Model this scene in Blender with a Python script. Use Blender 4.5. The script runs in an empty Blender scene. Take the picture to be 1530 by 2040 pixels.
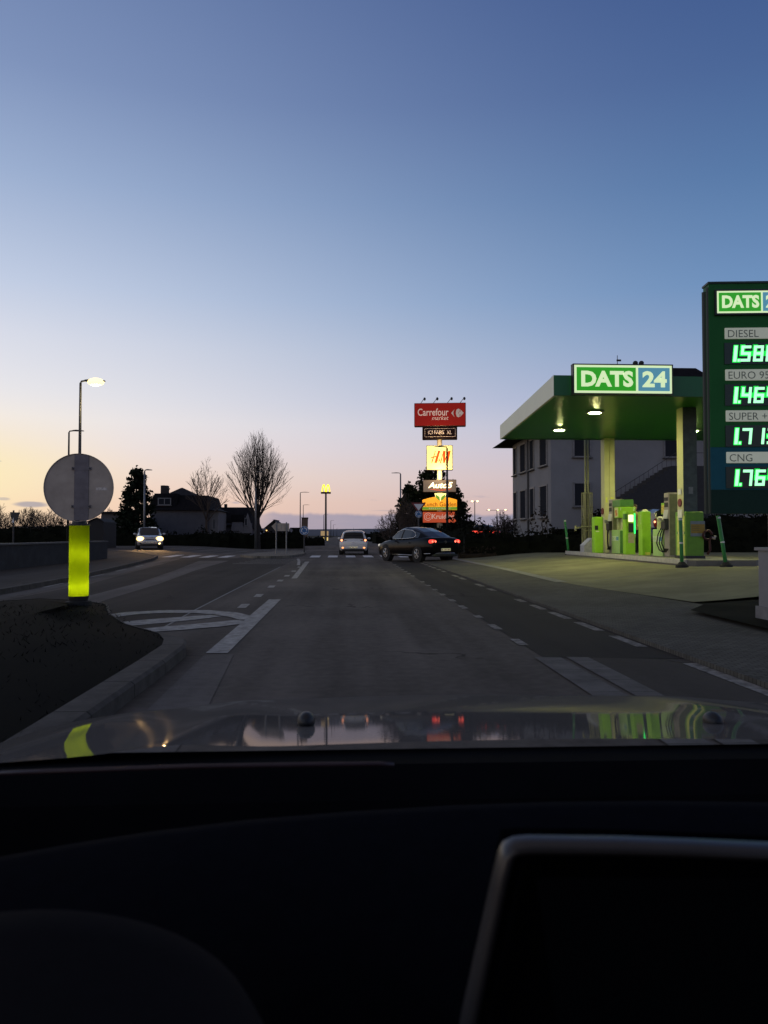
import bpy, math, random
from mathutils import Vector, Matrix
random.seed(7)
R = math.radians
scene = bpy.context.scene
COL = scene.collection

# ------------------------------------------------------------------ camera
EYE = Vector((0, 0, 1.25))
YAW, PITCH, FPX = math.atan(75 / 1530), math.atan(45 / 1530), 1530.0
FWD = Vector((math.sin(YAW) * math.cos(PITCH), math.cos(YAW) * math.cos(PITCH), math.sin(PITCH)))
RGT = Vector((math.cos(YAW), -math.sin(YAW), 0))
UPV = RGT.cross(FWD)
cam = bpy.data.cameras.new('camera')
cam.sensor_fit = 'VERTICAL'; cam.sensor_height = 36; cam.lens = 36 * FPX / 2040
cam.clip_start = 0.03; cam.clip_end = 6000
cam.dof.use_dof = True; cam.dof.focus_distance = 35; cam.dof.aperture_fstop = 9
co = bpy.data.objects.new('camera', cam); COL.objects.link(co)
M = Matrix((RGT, UPV, -FWD)).transposed().to_4x4(); M.translation = EYE
co.matrix_world = M
scene.camera = co

def ray(px, py): return FWD + RGT * ((px - 765) / FPX) + UPV * ((1020 - py) / FPX)
def P(px, py, D):
    r = ray(px, py); return EYE + r * (D / r.y)
def G(px, py, z=0.0):
    r = ray(px, py); return EYE + r * ((z - EYE.z) / r.z)
def XD(px, D): return P(px, 1065, D).x
def ZD(py, D, px=690): return P(px, py, D).z

# ------------------------------------------------------------------ view, render
vs = scene.view_settings
scene.display_settings.display_device = 'sRGB'
vs.view_transform = 'Standard'; vs.look = 'None'; vs.exposure = 0; vs.gamma = 1; vs.use_curve_mapping = False
scene.render.engine = 'CYCLES'
scene.cycles.use_denoising = True
scene.cycles.max_bounces = 6
scene.cycles.sample_clamp_indirect = 4
scene.cycles.caustics_reflective = False; scene.cycles.caustics_refractive = False

# ------------------------------------------------------------------ node helpers
def lin(c):
    return tuple((v / 255 / 12.92 if v <= 10 else ((v / 255 + .055) / 1.055) ** 2.4) for v in c) + (1.0,)
class NT:
    def __init__(s, nt): s.nt = nt
    def n(s, t, **kw):
        k = s.nt.nodes.new(t)
        for a, b in kw.items(): setattr(k, a, b)
        return k
    def l(s, a, b): s.nt.links.new(a, b)
    def m(s, op, a, b=None, c=None, clamp=False):
        k = s.n('ShaderNodeMath', operation=op, use_clamp=clamp)
        for i, v in enumerate((a, b, c)):
            if v is None: continue
            if isinstance(v, (int, float)): k.inputs[i].default_value = v
            else: s.l(v, k.inputs[i])
        return k.outputs[0]
    def ss(s, v, lo, hi, a=0.0, b=1.0):
        k = s.n('ShaderNodeMapRange', interpolation_type='SMOOTHSTEP')
        s.l(v, k.inputs[0])
        for i, q in enumerate((lo, hi, a, b)): k.inputs[i + 1].default_value = q
        return k.outputs[0]
    def ramp(s, v, stops, interp='LINEAR'):
        k = s.n('ShaderNodeValToRGB'); k.color_ramp.interpolation = interp
        e = k.color_ramp.elements
        while len(e) < len(stops): e.new(.5)
        for q, (p, c) in zip(e, stops): q.position = p; q.color = c
        if v is not None: s.l(v, k.inputs[0])
        return k.outputs[0]
    def mix(s, f, a, b, blend='MIX'):
        k = s.n('ShaderNodeMix', data_type='RGBA', blend_type=blend)
        for sock, v in ((k.inputs[0], f), (k.inputs[6], a), (k.inputs[7], b)):
            if isinstance(v, (int, float)): sock.default_value = v
            elif isinstance(v, tuple): sock.default_value = v if len(v) == 4 else v + (1,)
            else: s.l(v, sock)
        return k.outputs[2]

# ------------------------------------------------------------------ world: clear dusk sky, glow low on the left
W = bpy.data.worlds.new('World'); scene.world = W; W.use_nodes = True
w = NT(W.node_tree); W.node_tree.nodes.clear()
tc = w.n('ShaderNodeTexCoord'); sx = w.n('ShaderNodeSeparateXYZ'); w.l(tc.outputs['Generated'], sx.inputs[0])
el = w.m('MULTIPLY', w.m('ARCSINE', sx.outputs[2]), 180 / math.pi)
az = w.m('MULTIPLY', w.m('ARCTAN2', sx.outputs[0], sx.outputs[1]), 180 / math.pi)
ef = w.m('POWER', w.m('DIVIDE', el, 90, clamp=True), .5)
def stops(l): return [((e / 90) ** .5, lin(c)) for e, c in l]
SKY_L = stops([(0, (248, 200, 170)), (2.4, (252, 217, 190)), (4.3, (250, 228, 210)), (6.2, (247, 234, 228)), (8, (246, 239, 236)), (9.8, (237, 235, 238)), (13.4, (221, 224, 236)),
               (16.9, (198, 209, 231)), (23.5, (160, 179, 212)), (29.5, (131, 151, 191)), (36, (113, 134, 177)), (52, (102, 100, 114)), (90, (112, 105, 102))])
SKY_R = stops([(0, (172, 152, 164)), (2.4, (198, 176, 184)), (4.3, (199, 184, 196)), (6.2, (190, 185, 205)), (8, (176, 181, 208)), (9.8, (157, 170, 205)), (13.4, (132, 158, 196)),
               (16.9, (109, 144, 188)), (23.5, (87, 121, 168)), (29.5, (74, 102, 152)), (36, (62, 88, 141)), (52, (90, 88, 102)), (90, (112, 105, 102))])  # both ramps: unseen upper stops lifted and greyed to light the ground
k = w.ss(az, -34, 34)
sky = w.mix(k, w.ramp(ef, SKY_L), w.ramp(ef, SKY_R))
yg = w.m('DIVIDE', w.m('SUBTRACT', el, 4.0), 3.2); yg = w.m('POWER', 2.718, w.m('MULTIPLY', w.m('MULTIPLY', yg, yg), -1))
yg = w.m('MULTIPLY', yg, w.m('MULTIPLY', w.m('MULTIPLY', w.ss(az, -13, -27), w.ss(az, -70, -40)), .85))
sky = w.mix(yg, sky, lin((255, 238, 188)))
# cloud bank low over the horizon, small torn clouds on the left
mp = w.n('ShaderNodeCombineXYZ'); w.l(w.m('MULTIPLY', az, .16), mp.inputs[0]); w.l(w.m('MULTIPLY', el, 1.1), mp.inputs[1])
nz = w.n('ShaderNodeTexNoise'); nz.inputs['Scale'].default_value = 1.0; nz.inputs['Detail'].default_value = 5; nz.inputs['Roughness'].default_value = .6
w.l(mp.outputs[0], nz.inputs['Vector'])
mp1 = w.n('ShaderNodeCombineXYZ'); w.l(w.m('MULTIPLY', az, .22), mp1.inputs[0])
nz1 = w.n('ShaderNodeTexNoise'); nz1.inputs['Scale'].default_value = 1.0; nz1.inputs['Detail'].default_value = 4
w.l(mp1.outputs[0], nz1.inputs['Vector'])
top = w.m('ADD', w.m('MULTIPLY', nz1.outputs[0], 1.7), .75)
bank = w.ss(w.m('SUBTRACT', top, el), -.10, .22)
bank = w.m('MULTIPLY', bank, w.ss(az, -9, -4.5))
bank = w.m('MULTIPLY', bank, w.m('ADD', .62, w.m('MULTIPLY', nz.outputs[0], .5)), clamp=True)
cloudc = w.mix(k, lin((180, 166, 180)), lin((136, 141, 166)))
sky = w.mix(bank, sky, cloudc)
wisp = w.m('MULTIPLY', w.ss(nz.outputs[0], .60, .68), w.m('MULTIPLY', w.ss(el, .9, 1.5), w.ss(el, 2.3, 3.2, 1, 0)))
wisp = w.m('MULTIPLY', wisp, .75)
sky = w.mix(wisp, sky, lin((165, 160, 176)))
for (ca, ce, wa, we, am) in ((-21.9, 2.02, 1.25, .24, .8), (-23.6, 2.35, .5, .12, .5), (-24.0, 4.85, .35, .07, .35), (4.5, 1.75, 3.0, .10, .35)):
    q1 = w.m('DIVIDE', w.m('SUBTRACT', az, ca), wa); q2 = w.m('DIVIDE', w.m('ADD', w.m('SUBTRACT', el, ce), w.m('MULTIPLY', w.m('SUBTRACT', nz.outputs[0], .5), .5)), we)
    dd = w.m('ADD', w.m('MULTIPLY', q1, q1), w.m('MULTIPLY', q2, q2))
    sky = w.mix(w.m('MULTIPLY', w.ss(dd, .2, 1.1, 1, 0), am), sky, lin((162, 158, 170)))
# a little of the physical dusk sky in the mix
ns = w.n('ShaderNodeTexSky', sky_type='NISHITA', sun_disc=False, sun_elevation=R(1.0), sun_rotation=R(-45))
nsm = w.n('ShaderNodeMix', data_type='RGBA', blend_type='MIX'); nsm.inputs[0].default_value = .02
w.l(sky, nsm.inputs[6]); 
nsc = w.mix(1.0, ns.outputs[0], (.1, .1, .1, 1), 'MULTIPLY'); w.l(nsc, nsm.inputs[7])
gnd = w.mix(w.ss(el, -1.2, -.1), lin((40, 40, 46)), nsm.outputs[2])
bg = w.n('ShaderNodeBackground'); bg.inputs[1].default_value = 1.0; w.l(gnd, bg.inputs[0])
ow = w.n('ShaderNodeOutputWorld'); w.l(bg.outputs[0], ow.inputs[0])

# ------------------------------------------------------------------ materials
def mat(name, c, rough=.6, metal=0, spec=.5, var=.25, scale=6, coat=0, bump=0, bscale=None, stretch=None, c2=None, emit=None, es=1.0, joint=0):
    m = bpy.data.materials.new(name); m.use_nodes = True
    t = NT(m.node_tree); b = m.node_tree.nodes['Principled BSDF']
    b.inputs['Roughness'].default_value = rough; b.inputs['Metallic'].default_value = metal
    b.inputs['Specular IOR Level'].default_value = spec; b.inputs['Coat Weight'].default_value = coat; b.inputs['Coat Roughness'].default_value = .04
    c = tuple(c)
    tcn = t.n('ShaderNodeTexCoord'); v = tcn.outputs['Object']
    if stretch:
        mpn = t.n('ShaderNodeMapping'); mpn.inputs['Scale'].default_value = stretch; t.l(v, mpn.inputs[0]); v = mpn.outputs[0]
    nn = t.n('ShaderNodeTexNoise'); nn.inputs['Scale'].default_value = scale; nn.inputs['Detail'].default_value = 6; nn.inputs['Roughness'].default_value = .65
    t.l(v, nn.inputs['Vector'])
    a = tuple(x * (1 - var) for x in c); d = c2 if c2 else tuple(min(1, x * (1 + var)) for x in c)
    cc = t.ramp(nn.outputs[0], [(.3, a + (1,)), (.7, tuple(d) + (1,))])
    if joint:
        sp = t.n('ShaderNodeSeparateXYZ'); t.l(tcn.outputs['Object'], sp.inputs[0])
        fr = t.m('FRACT', t.m('DIVIDE', t.m('ADD', sp.outputs[1], 100), joint)); cc = t.mix(t.ss(fr, .012, .028, .75, 0), cc, (.01, .01, .01, 1))
    t.l(cc, b.inputs['Base Color'])
    if rough > .12 and var > 0:
        t.l(t.m('ADD', rough - .06, t.m('MULTIPLY', nn.outputs[0], .12)), b.inputs['Roughness'])
    if bump:
        n2 = t.n('ShaderNodeTexNoise'); n2.inputs['Scale'].default_value = bscale or scale * 8; n2.inputs['Detail'].default_value = 4; t.l(v, n2.inputs['Vector'])
        bn = t.n('ShaderNodeBump'); bn.inputs['Strength'].default_value = bump; bn.inputs['Distance'].default_value = .02
        t.l(n2.outputs[0], bn.inputs['Height']); t.l(bn.outputs[0], b.inputs['Normal'])
    if emit:
        b.inputs['Emission Color'].default_value = tuple(emit) + (1,); b.inputs['Emission Strength'].default_value = es
    return m

def asphalt(name, c, streak=.22):
    m = bpy.data.materials.new(name); m.use_nodes = True
    t = NT(m.node_tree); b = m.node_tree.nodes['Principled BSDF']
    tcn = t.n('ShaderNodeTexCoord')
    def nz(scale, det=5, st=None):
        q = t.n('ShaderNodeTexNoise'); q.inputs['Scale'].default_value = scale; q.inputs['Detail'].default_value = det
        v = tcn.outputs['Object']
        if st:
            mm = t.n('ShaderNodeMapping'); mm.inputs['Scale'].default_value = st; t.l(v, mm.inputs[0]); v = mm.outputs[0]
        t.l(v, q.inputs['Vector']); return q.outputs[0]
    big, long_, fine, grit = nz(.35), nz(1.6, 4, (1, .05, 1)), nz(9, 6), nz(160, 2)
    s = t.m('ADD', t.m('MULTIPLY', big, .45), t.m('ADD', t.m('MULTIPLY', long_, .6), t.m('MULTIPLY', fine, .35)))
    s = t.ss(s, .4, 1.0, 1 - streak * 1.6, 1 + streak * 1.6)
    s = t.m('MULTIPLY', s, t.m('ADD', .55, t.m('MULTIPLY', grit, .9)))
    col = t.mix(1.0, tuple(c) + (1,), t.ramp(s, [(0, (0, 0, 0, 1)), (1, (1, 1, 1, 1))]), 'MULTIPLY')
    vo = t.n('ShaderNodeTexVoronoi', feature='DISTANCE_TO_EDGE'); vo.inputs['Scale'].default_value = .33
    dv = t.n('ShaderNodeVectorMath', operation='ADD'); sv = t.n('ShaderNodeVectorMath', operation='SCALE'); cn = t.n('ShaderNodeTexNoise'); cn.inputs['Scale'].default_value = 1.3; cn.inputs['Detail'].default_value = 6
    t.l(tcn.outputs['Object'], cn.inputs['Vector']); t.l(cn.outputs['Color'], sv.inputs[0]); sv.inputs[3].default_value = 1.6
    t.l(tcn.outputs['Object'], dv.inputs[0]); t.l(sv.outputs[0], dv.inputs[1]); t.l(dv.outputs[0], vo.inputs['Vector'])
    crack = t.m('MULTIPLY', t.ss(vo.outputs['Distance'], .004, .012, 1, 0), t.ss(big, .50, .60)); s = t.m('MULTIPLY', s, t.m('SUBTRACT', 1, t.m('MULTIPLY', crack, .55)))
    vv = t.n('ShaderNodeVectorMath', operation='SCALE'); vv.inputs[0].default_value = tuple(c); t.l(s, vv.inputs[3])
    t.l(vv.outputs[0], b.inputs['Base Color'])
    t.l(t.m('ADD', .74, t.m('MULTIPLY', fine, .25)), b.inputs['Roughness'])
    b.inputs['Specular IOR Level'].default_value = .06
    bn = t.n('ShaderNodeBump'); bn.inputs['Strength'].default_value = .25; bn.inputs['Distance'].default_value = .006
    t.l(grit, bn.inputs['Height']); t.l(bn.outputs[0], b.inputs['Normal'])
    return m

def pavers(name, c, sc):
    m = bpy.data.materials.new(name); m.use_nodes = True
    t = NT(m.node_tree); b = m.node_tree.nodes['Principled BSDF']
    tcn = t.n('ShaderNodeTexCoord'); br = t.n('ShaderNodeTexBrick'); t.l(tcn.outputs['Object'], br.inputs['Vector'])
    br.inputs['Scale'].default_value = sc; br.inputs['Mortar Size'].default_value = .025
    br.inputs['Color1'].default_value = tuple(c) + (1,); br.inputs['Color2'].default_value = tuple(x * .72 for x in c) + (1,)
    br.inputs['Mortar'].default_value = tuple(x * .4 for x in c) + (1,)
    n2 = t.n('ShaderNodeTexNoise'); n2.inputs['Scale'].default_value = .9; n2.inputs['Detail'].default_value = 5; t.l(tcn.outputs['Object'], n2.inputs['Vector'])
    col = t.mix(.6, br.outputs[0], t.ramp(n2.outputs[0], [(.3, (.5, .5, .5, 1)), (.7, (1, 1, 1, 1))]), 'MULTIPLY')
    t.l(col, b.inputs['Base Color']); b.inputs['Roughness'].default_value = .9; b.inputs['Specular IOR Level'].default_value = .08
    return m

def leafmat(name, a, c):
    m = bpy.data.materials.new(name); m.use_nodes = True
    t = NT(m.node_tree); b = m.node_tree.nodes['Principled BSDF']
    tcn = t.n('ShaderNodeTexCoord'); n2 = t.n('ShaderNodeTexNoise'); n2.inputs['Scale'].default_value = 1.7; n2.inputs['Detail'].default_value = 6
    t.l(tcn.outputs['Object'], n2.inputs['Vector'])
    t.l(t.ramp(n2.outputs[0], [(.32, tuple(a) + (1,)), (.68, tuple(c) + (1,))]), b.inputs['Base Color'])
    b.inputs['Roughness'].default_value = .9; b.inputs['Specular IOR Level'].default_value = .04
    return m

m_asph = asphalt('asphalt', (.112, .096, .083), .34)
m_asph2 = asphalt('dark_asphalt', (.042, .037, .034), .2)
m_asph3 = asphalt('pale_worn_asphalt', (.135, .120, .108), .28)
m_conc = mat('concrete', (.20, .19, .18), .85, var=.3, scale=3, bump=.3)
m_kerb = mat('kerb_stone', (.090, .082, .074), .9, spec=.1, joint=1.0, var=.35, scale=4, bump=.2)
m_gut = mat('gutter_concrete', (.135, .125, .115), .9, spec=.1, joint=.5, var=.3, scale=3)
m_white = mat('road_paint', (.36, .34, .31), .9, spec=.06, var=.45, scale=7)
m_pave = pavers('pavement_blocks', (.150, .140, .118), 4.0)
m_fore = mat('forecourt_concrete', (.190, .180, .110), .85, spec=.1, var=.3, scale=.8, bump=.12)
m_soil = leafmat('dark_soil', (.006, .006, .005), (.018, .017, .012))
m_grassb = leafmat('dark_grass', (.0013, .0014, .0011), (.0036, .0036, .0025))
m_bank = leafmat('bank_grass', (.03, .032, .016), (.06, .058, .03))
m_field = leafmat('field_grass', (.02, .022, .014), (.04, .04, .026))
m_wallg = mat('rough_grey_wall', (.030, .030, .031), .95, var=.4, scale=2.2, bump=.5)
m_cap = mat('wall_coping', (.10, .095, .09), .8)
m_bark = mat('bark', (.030, .024, .020), .9, var=.35, scale=8)
m_bark2 = mat('brown_bark', (.06, .042, .032), .9, var=.35, scale=8)
m_leaf = leafmat('conifer_green', (.006, .010, .007), (.020, .028, .016))
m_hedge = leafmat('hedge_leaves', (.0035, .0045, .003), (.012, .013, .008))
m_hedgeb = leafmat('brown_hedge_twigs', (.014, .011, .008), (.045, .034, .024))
m_steel = mat('galvanised_steel', (.22, .225, .23), .5, .7, var=.2)
m_dsteel = mat('dark_steel', (.035, .036, .038), .5, .3)
m_signback = mat('sign_back_grey', (.37, .32, .27), .7, 0, spec=.2, var=.2, scale=3)
m_black = mat('black_plastic', (.012, .012, .013), .5)
m_rubber = mat('rubber', (.012, .012, .012), .85)
m_glass = mat('dark_window_glass', (.012, .013, .016), .06, spec=.5, var=0)
m_pane = mat('house_window_pane', (.028, .03, .036), .6, spec=0, var=0)
m_alloy = mat('alloy', (.42, .43, .44), .3, .9)
m_chrome = mat('chrome', (.7, .7, .7), .12, 1, var=.03)

# ------------------------------------------------------------------ mesh builder
class MB:
    def __init__(s): s.v = []; s.f = []; s.mi = []; s.cur = 0; s.xf = None
    def add(s, vs, fs):
        o = len(s.v)
        if s.xf is not None: vs = [tuple(s.xf @ Vector(q)) for q in vs]
        s.v.extend(tuple(q) for q in vs)
        for f in fs: s.f.append(tuple(i + o for i in f)); s.mi.append(s.cur)
        return s
    def box(s, c, d, rz=0, bev=0):
        x, y, z = (q / 2 for q in d)
        if bev:
            return s.rbox(c, d, bev, rz)
        ca, sa = math.cos(rz), math.sin(rz)
        vs = [(c[0] + a * ca - b * sa, c[1] + a * sa + b * ca, c[2] + e) for e in (-z, z) for a, b in ((-x, -y), (x, -y), (x, y), (-x, y))]
        return s.add(vs, [(3, 2, 1, 0), (4, 5, 6, 7), (0, 1, 5, 4), (1, 2, 6, 5), (2, 3, 7, 6), (3, 0, 4, 7)])
    def rbox(s, c, d, r, rz=0, n=3):
        # vertical-edge-rounded box with chamfered top and bottom
        x, y, z = (q / 2 for q in d); r = min(r, x * .98, y * .98, z * .98)
        ca, sa = math.cos(rz), math.sin(rz)
        def ring(ins, zz):
            o = []
            for sxx, syy, a0 in ((1, 1, 0), (-1, 1, 90), (-1, -1, 180), (1, -1, 270)):
                for i in range(n + 1):
                    a = R(a0 + 90 * i / n); rr = max(r - ins, r * .15)
                    px = sxx * (x - r) + rr * math.cos(a); py = syy * (y - r) + rr * math.sin(a)
                    o.append((c[0] + px * ca - py * sa, c[1] + px * sa + py * ca, c[2] + zz))
            return o
        rings = [ring(r * .6, -z), ring(0, -z + r * .6), ring(0, z - r * .6), ring(r * .6, z)]
        return s.loft(rings, True, True)
    def loft(s, rings, closed=True, caps=False):
        n = len(rings[0]); vs = [p for r_ in rings for p in r_]; fs = []
        for i in range(len(rings) - 1):
            for j in range(n if closed else n - 1):
                k2 = (j + 1) % n
                fs.append((i * n + j, i * n + k2, (i + 1) * n + k2, (i + 1) * n + j))
        if caps:
            fs.append(tuple(range(n - 1, -1, -1))); fs.append(tuple((len(rings) - 1) * n + j for j in range(n)))
        return s.add(vs, fs)
    def cyl(s, a, b, r0, r1=None, n=10, caps=True):
        r1 = r0 if r1 is None else r1
        a, b = Vector(a), Vector(b); d = (b - a)
        if d.length < 1e-6: return s
        d.normalize(); u = d.orthogonal().normalized(); v_ = d.cross(u)
        ra = [a + (u * math.cos(2 * math.pi * i / n) + v_ * math.sin(2 * math.pi * i / n)) * r0 for i in range(n)]
        rb = [b + (u * math.cos(2 * math.pi * i / n) + v_ * math.sin(2 * math.pi * i / n)) * r1 for i in range(n)]
        return s.loft([ra, rb], True, caps)
    def tube(s, pts, r, n=6, r_end=None):
        pts = [Vector(p) for p in pts]; rings = []; u = None
        for i, p in enumerate(pts):
            d = (pts[min(i + 1, len(pts) - 1)] - pts[max(i - 1, 0)]).normalized()
            if u is None: u = d.orthogonal().normalized()
            else:
                u = u - d * u.dot(d); u.normalize()
            v_ = d.cross(u); rr = r if r_end is None else r + (r_end - r) * i / (len(pts) - 1)
            rings.append([p + (u * math.cos(2 * math.pi * q / n) + v_ * math.sin(2 * math.pi * q / n)) * rr for q in range(n)])
        return s.loft(rings, True, True)
    def prism(s, poly, y0, y1):
        # polygon in x,z swept along y
        n = len(poly); vs = [(x, y0, z) for x, z in poly] + [(x, y1, z) for x, z in poly]
        fs = [tuple(range(n)), tuple(range(2 * n - 1, n - 1, -1))] + [(i, i + n, (i + 1) % n + n, (i + 1) % n) for i in range(n)]
        return s.add(vs, fs)
    def slab(s, poly, z0, z1):
        n = len(poly); vs = [(x, y, z0) for x, y in poly] + [(x, y, z1) for x, y in poly]
        fs = [tuple(range(n - 1, -1, -1)), tuple(range(n, 2 * n))] + [(i, (i + 1) % n, (i + 1) % n + n, i + n) for i in range(n)]
        return s.add(vs, fs)
    def ell(s, c, d, n=10, m_=6, p=1.0):
        rings = []
        for i in range(m_ + 1):
            th = math.pi * i / m_; z = -math.cos(th); rr = max(math.sin(th), 1e-3) ** p
            rings.append([(c[0] + d[0] / 2 * rr * math.copysign(abs(math.cos(2 * math.pi * j / n)) ** p, math.cos(2 * math.pi * j / n)),
                           c[1] + d[1] / 2 * rr * math.copysign(abs(math.sin(2 * math.pi * j / n)) ** p, math.sin(2 * math.pi * j / n)), c[2] + d[2] / 2 * math.copysign(abs(z) ** p, z)) for j in range(n)])
        return s.loft(rings, True, True)
    def quad(s, a, b, c, d): return s.add([a, b, c, d], [(0, 1, 2, 3)])
    def build(s, name, mats, parent=None, smooth=False, kind=None, flip=False):
        me = bpy.data.meshes.new(name); me.from_pydata(s.v, [], s.f)
        for q in (mats if isinstance(mats, (list, tuple)) else [mats]): me.materials.append(q)
        if any(s.mi): me.polygons.foreach_set('material_index', s.mi)
        if smooth: me.polygons.foreach_set('use_smooth', [True] * len(me.polygons))
        me.update()
        o = bpy.data.objects.new(name, me); COL.objects.link(o)
        if parent: o.parent = parent
        if kind: o['kind'] = kind
        return o

def thing(name, label, cat, loc=(0, 0, 0), rz=0, group=None):
    o = bpy.data.objects.new(name, None); COL.objects.link(o); o.empty_display_size = .2
    o.location = loc; o.rotation_euler = (0, 0, rz); o['label'] = label; o['category'] = cat
    if group: o['group'] = group
    return o
def tag(o, label, cat, group=None):
    o['label'] = label; o['category'] = cat
    if group: o['group'] = group
    return o
def kids(o): return [c for c in list(COL.objects) if c.parent is o]
def copy_tree(o, parent=None):
    c = o.copy(); COL.objects.link(c)
    if parent: c.parent = parent
    for ch in kids(o): copy_tree(ch, c)
    return c

def text(mb, s, x, z, w_=None, h=None, y=0.0, shear=0, bold=0.0, ext=.004, size=1.0, center=False, right=False):
    """lettering on a plane facing -Y, lower left at x,z, fitted to width w_ or height h"""
    cu = bpy.data.curves.new('t', 'FONT'); cu.body = s; cu.size = 1; cu.shear = shear; cu.offset = bold; cu.resolution_u = 3; cu.extrude = 0.0
    ob = bpy.data.objects.new('t', cu); COL.objects.link(ob)
    dg = bpy.context.evaluated_depsgraph_get(); me = ob.evaluated_get(dg).to_mesh()
    vs = [q.co.copy() for q in me.vertices]; fs = [tuple(p.vertices) for p in me.polygons]
    ob.evaluated_get(dg).to_mesh_clear(); bpy.data.objects.remove(ob); bpy.data.curves.remove(cu)
    x0 = min(q.x for q in vs); x1 = max(q.x for q in vs); y0 = min(q.y for q in vs); y1 = max(q.y for q in vs)
    kx = ky = 1
    if w_ and h: kx = w_ / (x1 - x0); ky = h / (y1 - y0)
    elif w_: kx = ky = w_ / (x1 - x0)
    elif h: kx = ky = h / (y1 - y0)
    wid = (x1 - x0) * kx
    ox = x - (wid / 2 if center else wid if right else 0)
    front = [(ox + (q.x - x0) * kx, y - ext, z + (q.y - y0) * ky) for q in vs]
    mb.add(front, fs)
    return wid

def light(name, kind, loc, energy, color, parent=None, size=.1, spot=None, rot=None):
    l = bpy.data.lights.new(name, kind); l.energy = energy; l.color = color
    if kind in ('POINT', 'SPOT'): l.shadow_soft_size = size
    if kind == 'SPOT': l.spot_size = spot; l.spot_blend = .6
    o = bpy.data.objects.new(name, l); COL.objects.link(o); o.location = loc
    if rot: o.rotation_euler = rot
    if parent: o.parent = parent
    return o

def ribbon(mb, pts, wid, z=.004):
    """flat strip along ground points (x,y)"""
    pts = [Vector((p[0], p[1], 0)) for p in pts]; L, Rr = [], []
    for i, p in enumerate(pts):
        d = (pts[min(i + 1, len(pts) - 1)] - pts[max(i - 1, 0)]).normalized(); nrm = Vector((-d.y, d.x, 0))
        hw = (wid[i] if isinstance(wid, (list, tuple)) else wid) / 2
        L.append(p + nrm * hw); Rr.append(p - nrm * hw)
    n = len(pts)
    vs = [(q.x, q.y, gz(q.x, q.y) + z) for q in L] + [(q.x, q.y, gz(q.x, q.y) + z) for q in Rr]
    mb.add(vs, [(i + n, i + 1 + n, i + 1, i) for i in range(n - 1)])

def sst(v, a, b):
    t = max(0, min(1, (v - a) / (b - a))); return t * t * (3 - 2 * t)
def gz(x, y):
    return .30 * sst(-x, 7, 14) * sst(y, 36, 56)

# ================================================================== SETTING
# ground sheet to the horizon
mb = MB()
xs = [-1500, -400, -150, -80, -50, -35, -25, -18, -14, -11, -9, -7, -4, 0, 4, 8, 14, 25, 60, 200, 1500]
ys = [-80, -20, 0, 20, 36, 41, 46, 51, 56, 62, 75, 100, 160, 300, 700, 2600]
vs = [(x, y, gz(x, y) - .06) for y in ys for x in xs]; n = len(xs)
mb.add(vs, [(j * n + i, j * n + i + 1, (j + 1) * n + i + 1, (j + 1) * n + i) for j in range(len(ys) - 1) for i in range(n - 1)])
mb.build('ground', m_field, kind='structure')

# road: approach, opposite lane, roundabout, road beyond
mb = MB()
xs = [-45, -38, -30, -24, -18, -14, -12, -10, -8, -6, -4, -2, 0, 2, 3.4]
ys = [-15, 0, 10, 20, 30, 36, 40, 44, 48, 52, 56, 60, 66]
vs = [(x, y, gz(x, y)) for y in ys for x in xs]; n = len(xs)
mb.add(vs, [(j * n + i, j * n + i + 1, (j + 1) * n + i + 1, (j + 1) * n + i) for j in range(len(ys) - 1) for i in range(n - 1)])
mb.quad((3.4, 36, 0), (9, 36.2, 0), (9, 48, 0), (3.4, 48, 0))
mb.quad((3.4, 48, 0), (5, 48, 0), (4.2, 66, 0), (3.4, 66, 0))
mb.quad((-6.5, 66, 0), (4.2, 66, 0), (4.2, 460, 0), (-6.5, 460, 0))
mb.build('road', m_asph, kind='structure')

# darker cycle lane with its own joint, near part of older paler asphalt
mb = MB(); mb.quad((2.0, 7.74, .004), (3.4, 7.6, .004), (3.4, 36, .004), (2.0, 36, .004)); mb.build('cycle_lane', m_asph2, kind='structure')
mb = MB(); mb.quad((2.46, -10, .005), (3.4, -10, .005), (3.4, 7.56, .005), (2.46, 7.70, .005)); mb.build('old_cycle_lane', asphalt('older_asphalt', (.070, .061, .053), .2), kind='structure')
mb = MB()
for a, b in ((1.90, 2.17), (2.23, 2.45)):
    mb.quad((a, -10, .010), (b, -10, .010), (b, 7.70, .010), (a, 7.74, .010))
mb.build('gutter', m_gut, kind='structure')

# right pavement of small blocks, forecourt
def xl(y):
    pts = [(-10, 6.2), (9, 5.9), (12.5, 5.75), (16, 5.3), (18, 5.1), (25, 5.2), (36, 5.0)]
    for (a, b), (c, d) in zip(pts, pts[1:]):
        if y <= c: return b + (d - b) * (y - a) / (c - a)
    return pts[-1][1]
mb = MB(); ysr = [-10, 0, 5, 9, 12.5, 14, 16, 18, 21, 25, 30, 36]
for a, b in zip(ysr, ysr[1:]):
    mb.quad((3.4, a, .05), (xl(a), a, .118), (xl(b), b, .118), (3.4, b, .05))
    mb.quad((3.4, a, -.05), (3.4, a, .05), (3.4, b, .05), (3.4, b, -.05))
mb.build('pavement', m_pave, kind='structure')
def fz(x, y): return .12 + .28 * sst(x, 5.2, 9.3)
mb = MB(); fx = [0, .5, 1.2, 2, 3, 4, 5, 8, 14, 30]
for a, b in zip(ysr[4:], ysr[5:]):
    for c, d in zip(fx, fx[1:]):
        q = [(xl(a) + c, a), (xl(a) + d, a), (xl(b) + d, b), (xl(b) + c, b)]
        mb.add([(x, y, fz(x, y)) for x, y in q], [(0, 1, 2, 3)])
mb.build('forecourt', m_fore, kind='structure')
mb = MB()
for a, b in zip(ysr[7:], ysr[8:]):
    mb.quad((xl(a) - .15, a, .128), (xl(a) + .15, a, .132), (xl(b) + .15, b, .132), (xl(b) - .15, b, .128))
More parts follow.
